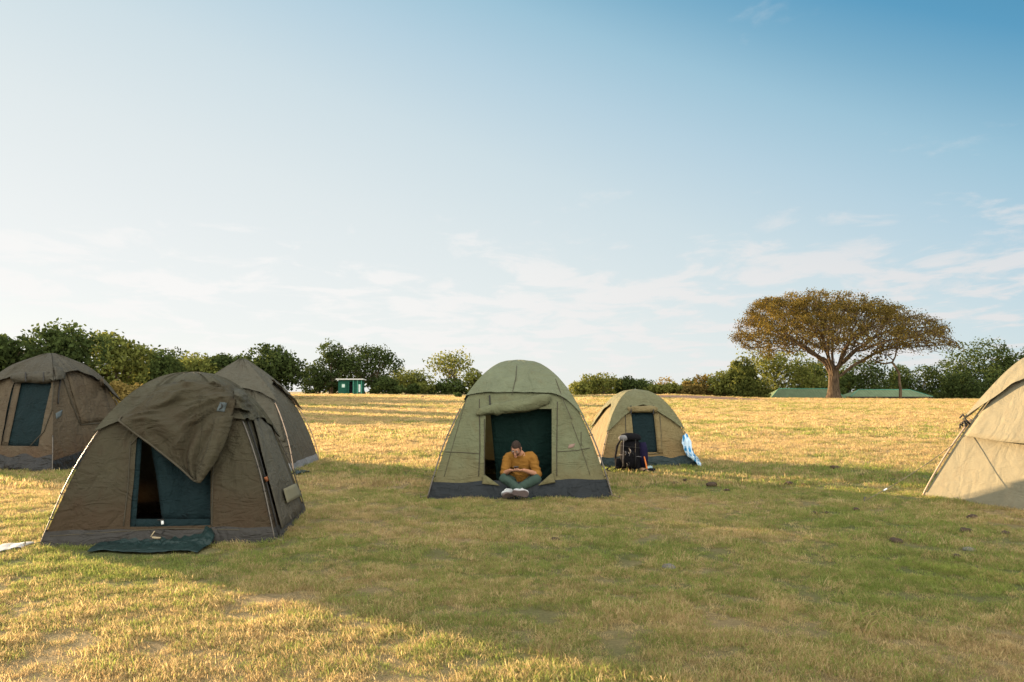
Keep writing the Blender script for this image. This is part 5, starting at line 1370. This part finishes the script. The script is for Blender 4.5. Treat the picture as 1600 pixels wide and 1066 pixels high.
    s = thing('boot', 'tan leather boot lying at the right foot of the backpack', 'boot', (x0 + .22, Y - .20, 0), R(25))
    MB().tube([(0, .12, .05), (0, .03, .05), (0, -.09, .04), (0, -.15, .03)], [.04, .05, .046, .03], 12).build('upper', M['pack_tan'], s)
    MB().tube([(0, .14, .015), (0, 0, .012), (0, -.16, .012)], [.035, .048, .04], 10, flat=.35).build('sole', M['black_strap'], s)
    s = thing('boot', 'black boot lying below the orange strap of the backpack', 'boot', (x0 + .33, Y - .24, 0), R(-60))
    MB().tube([(0, .12, .05), (0, .03, .05), (0, -.09, .04), (0, -.15, .03)], [.04, .05, .046, .03], 12).build('upper', M['pack_black'], s)
    MB().tube([(0, .14, .015), (0, 0, .012), (0, -.16, .012)], [.035, .048, .04], 10, flat=.35).build('sole', M['pack_grey'], s)
backpack()

def towel_mat():
    m, nt, out = new_mat('blue_white_towel'); v = objco(nt)
    w = N(nt, 'ShaderNodeTexWave', ins={'Scale': 1.3, 'Distortion': 6.0, 'Detail': 2.0}); nt.links.new(scaled(nt, v, (3, 3, 1.2)), w.inputs['Vector'])
    k = rampf(nt, w.outputs['Fac'], .35, .55)
    k2 = rampf(nt, noise(nt, 5, 3, vec=v), .42, .56)
    c = mixc(nt, mth(nt, 'MULTIPLY', k, k2), (0.50, 0.62, 0.72), (0.02, 0.20, 0.42))
    principled(nt, out, c, .95, bump(nt, noise(nt, 150, 2, vec=v), .4, .005), .1); return m
TW = towel_mat()
def towel():
    T = SMALL
    ctrl = [[T.on(px, py, .06) + Vector((0, -o, 0)) for px, py, o in row] for row in [
        [(1066, 681, .03), (1070, 677, .06), (1074, 681, .03)], [(1064, 690, .04), (1070, 688, .10), (1077, 688, .05)], [(1066, 700, .03), (1072, 700, .08), (1079, 698, .05)],
        [(1072, 711, .03), (1077, 711, .08), (1081, 706, .05)], [(1083, 720, .06), (1086, 717, .09), (1088, 714, .06)], [(1090, 728, .09), (1093, 727, .10), (1095, 725, .09)]]]
    G = spline_grid(ctrl, 14, 34)
    o0 = G[0][7].copy(); W0 = T.M @ o0
    for i, row in enumerate(G):
        for j, p in enumerate(row): row[j] = (T.M @ (p + Vector((.02 * mnoise.noise((i * .3, j * .4, 2)), -.05 * (1 - 2 * abs(mnoise.noise((j * .32, i * .06, 5)))) + .02 * mnoise.noise((i * .2, j * .3, 9)), 0)))) - W0
    o = sheet('towel', G, TW, None, .012); o.location = W0
    tag(o, 'blue and white towel hung over the right corner of the small tan tent', 'towel')
towel()

def flat_cloth(name, label, cat, poly_px, mat, hgt=.03, seed=0, n=26, thick=.01, fold=8.0, edge=0.0):
    """crumpled cloth lying on the grass; outline quad in photo pixels TL TR BR BL"""
    q = [gpt(*p) for p in poly_px]; c = sum(q, Vector()) / 4; G = []
    for i in range(n + 1):
        v = i / n; row = []
        for j in range(2 * n + 1):
            u = j / (2 * n)
            p = (q[0] * (1 - u) + q[1] * u) * (1 - v) + (q[3] * (1 - u) + q[2] * u) * v
            wob = Vector((mnoise.noise((u * 3, v * 2, seed)), mnoise.noise((u * 4, v * 2, seed + 5)), 0)) * (.10 if edge else .02)
            h = hgt * (abs(mnoise.noise((u * fold, v * fold * .4, seed))) * 1.6 + .5 * (mnoise.noise((u * 2.2, v * 1.2, seed + 9)) + .6) + edge * math.exp(-((v - .06) / .10) ** 2) * (0.6 + .6 * mnoise.noise((u * 5, 1, seed))))
            row.append(p + wob - c + Vector((0, 0, tz(p.x, p.y) + .022 + max(0, h))))
        G.append(row)
    o = sheet(name, G, mat, None, thick); o.location = c
    return tag(o, label, cat)
M['tarp_green'] = canvas('dark_green_tarp', (0.006, 0.020, 0.019), (0.012, 0.028, 0.025), 0.7, 0.0, 0.5)
def tarp():
    """dark green groundsheet dragged out of the tent: bunched against the skirt, spread out towards the front"""
    G = []; W0 = gpt(242, 852)
    for i in range(27):
        v = i / 26; row = []
        for j in range(61):
            u = j / 60
            l = gpt(166 - 24 * v + 6 * math.sin(v * 5), 848 + 18 * v - 4 * math.sin(3.1 * v)); r = gpt(336 - 26 * v * v, 845 + 22 * v + 3 * math.sin(6 * v))
            p = l.lerp(r, u); p.y += .05 * mnoise.noise((u * 5, v * 2, 3)) - .16 * (u > .72) * (u - .72) * v + .05 * math.sin(u * 9) * v
            back = math.exp(-(v / .28) ** 2); ends = math.exp(-((u - .17) / .10) ** 2) + .8 * math.exp(-((u - .93) / .10) ** 2) + .45
            z = .028 + back * .085 * ends * (1 + .5 * mnoise.noise((u * 6, 3, 1))) + .030 * abs(mnoise.noise((u * 7 + v * 2, v * 3.5, 8))) + .034 * (1 - 2 * abs(mnoise.noise((u * 11, v * 5 + u * 3, 4)))) * (1 - .4 * v) + .016 * mnoise.noise((u * 24, v * 9, 2)) + .035 * (u > .75) * math.sin(min(1, (u - .75) / .25) * math.pi) * (v > .4)
            z = .022 + (z - .022) * (1 - .75 * v ** 3) * (1 - .6 * max(0, abs(u - .5) - .42) / .08 * v); row.append(p - W0 + Vector((0, 0, max(.016, z))))
        G.append(row)
    o = sheet('groundsheet', G, M['tarp_green'], None, .004); o.location = W0
    tag(o, 'crumpled dark green groundsheet spread before the near brown tent', 'groundsheet')
tarp()
flat_cloth('doormat', 'pale grey mat lying on the grass at the left edge', 'mat', [(-30, 858), (54, 850.5), (34, 859), (-34, 870)], plain('pale_grey_mat', (0.36, 0.35, 0.34), .8), .012, 6, fold=3)
flat_cloth('doormat', 'small dark mat lying at the right side of the grey olive tent', 'mat', [(458, 737), (474, 736), (484, 739), (463, 744)], M['teal_pvc'], .03, 8, n=10, fold=4)
flat_cloth('cloth', 'pale blue cloth on the grass right of the backpack', 'cloth', [(1003, 732), (1018, 731), (1020, 735.5), (1004, 736.5)], plain('pale_blue_cloth', (0.30, 0.40, 0.44), .8), .04, 10, n=8, fold=4)
def sandal(px, py, rz, label):
    p = gpt(px, py); t = thing('sandal', label, 'sandal', (p.x, p.y, .085), R(rz), 'sandals on the groundsheet')
    mt = M['pack_sand']; pr = ((0, .02), (.04, .034), (.12, .036), (.2, .046), (.25, .04), (.28, .018))
    G = [[Vector((w * q, -u + .14, .006 * math.sin(u * 14))) for q in (-1, -.5, 0, .5, 1)] for u, w in pr]
    sheet('sole', G, mt, t, .018)
    MB().tube([(-.045, -.04, .0), (-.02, -.06, .05), (.02, -.06, .05), (.045, -.04, .0)], .014, 6, flat=.5).build('strap', mt, t)
M['pack_sand'] = plain('sand_coloured_rubber', (0.30, 0.24, 0.15), .9)
sandal(236, 850, 68, 'sand coloured sandal lying flat on the left of the green groundsheet')
sandal(271, 847, 15, 'sand coloured sandal tipped up in the middle of the green groundsheet')

# dung and stones
M['dung'] = plain('dry_dung', (0.05, 0.032, 0.02), 0.95, 0.5, 14, 0.8)
M['stone'] = plain('grey_stone', (0.125, 0.118, 0.102), 0.95, 0.5, 12, 0.8, 0.1)
def lump_mesh(name, seed, r, sq, mat, nb=5):
    mb = MB(); rr = random.Random(seed); balls = []
    mb2 = []
    for k in range(nb):
        c = (rr.uniform(-.6, .6) * r * (nb > 1), rr.uniform(-.6, .6) * r * (nb > 1), r * sq * .3 * rr.uniform(.4, 1.2)); s = r * rr.uniform(.5, .85) if nb > 1 else r
        b = MB(); b.ball(c, (s, s * rr.uniform(.7, 1), s * sq), 12, 8, fn=lambda p, d: p * (1 + .28 * mnoise.noise(d * 2.2 + Vector((seed * 3.1 + k, 0, 0))))); mb2.append(b)
    me = fuse(mb2, r * .11, 1); me.name = name; me.materials.append(mat); return me
dung = [lump_mesh('dung', 20 + k, .075, .62, M['dung']) for k in range(4)]
for i, (px, py, s, lab) in enumerate([
        (1110, 760, 1.2, 'biggest dark dung lump at the edge of the shade right of the middle tent'), (1069, 752, .7, 'dung lump left of the biggest one, by the small tent'), (1056, 757, .7, 'flat dung lump closest to the corner of the middle tent'),
        (1134, 768, .7, 'dung lump just inside the shade right of the biggest one'), (1233, 758, 1.0, 'round dung lump midway between the small tent and the guy rope'), (1255, 758.5, .6, 'small dung lump right of the midway round one'),
        (1311, 765, .7, 'small dung lump near the peg of the guy rope'), (1347, 744, .8, 'dung lump on the lit grass beyond the guy rope peg'), (1271, 804, .6, 'dung lump in the shade below the midway round one'),
        (1290, 803.5, .5, 'tiny dung crumb right of the shaded dung lump'), (1338, 798, .6, 'dung lump in the shade below the guy rope peg'), (1518, 811, 1.0, 'dung lump just below the right tent'),
        (1510, 833, .9, 'broken dung lump under the right tent, second from its edge'), (1570, 836, .7, 'dung lump nearest the right edge of the view'), (1399, 848, .8, 'broken dung lump in the shade left of the flat grey stone'),
        (1494, 873, .7, 'dung lump nearest the camera on the right'), (868, 846, .6, 'dung lump in front of the right side of the middle tent'), (522, 715, .9, 'dung lump by the right foot of the grey olive tent'),
        (513, 712, .6, 'small dung crumb behind the one at the grey olive tent'), (660, 620.4, 4, 'dark clod far off by the hedge left of the middle tent'), (1306, 733, 1.2, 'flat dung patch in the shade band beyond the guy rope')]):
    p = gpt(px, py); z = tz(p.x, p.y) if p.y < 60 else 0
    if p.y > 60: p = Vector((wpx(px, 100), 100, 0)); z = tz(p.x, 100)
    o = bpy.data.objects.new('dung_lump', dung[i % 4]); COL.objects.link(o); o.location = (p.x, p.y, z + .012); o.scale = (s, s, s); o.rotation_euler = (0, 0, i * 1.7)
    tag(o, lab, 'dung', 'dung lumps scattered on the grass')
for i, (px, py, s, lab) in enumerate([(1045, 888, .8, 'grey rounded stone in the shaded grass before the small tent'), (1515, 860, 1.0, 'flat grey stone in the grass below the right tent')]):
    p = gpt(px, py); o = bpy.data.objects.new('stone', lump_mesh('stone', 60 + i, .085 * s, .5 if i == 0 else .28, M['stone'], 1)); COL.objects.link(o); o.location = (p.x, p.y, .0); o.rotation_euler = (0, 0, i)
    o.data.polygons.foreach_set('use_smooth', [True] * len(o.data.polygons)); tag(o, lab, 'stone', 'stones in the grass')
for me in dung: me.polygons.foreach_set('use_smooth', [True] * len(me.polygons))
# ------------------------------------------------------------------ grass last, round everything that stands on it
lay_grass()
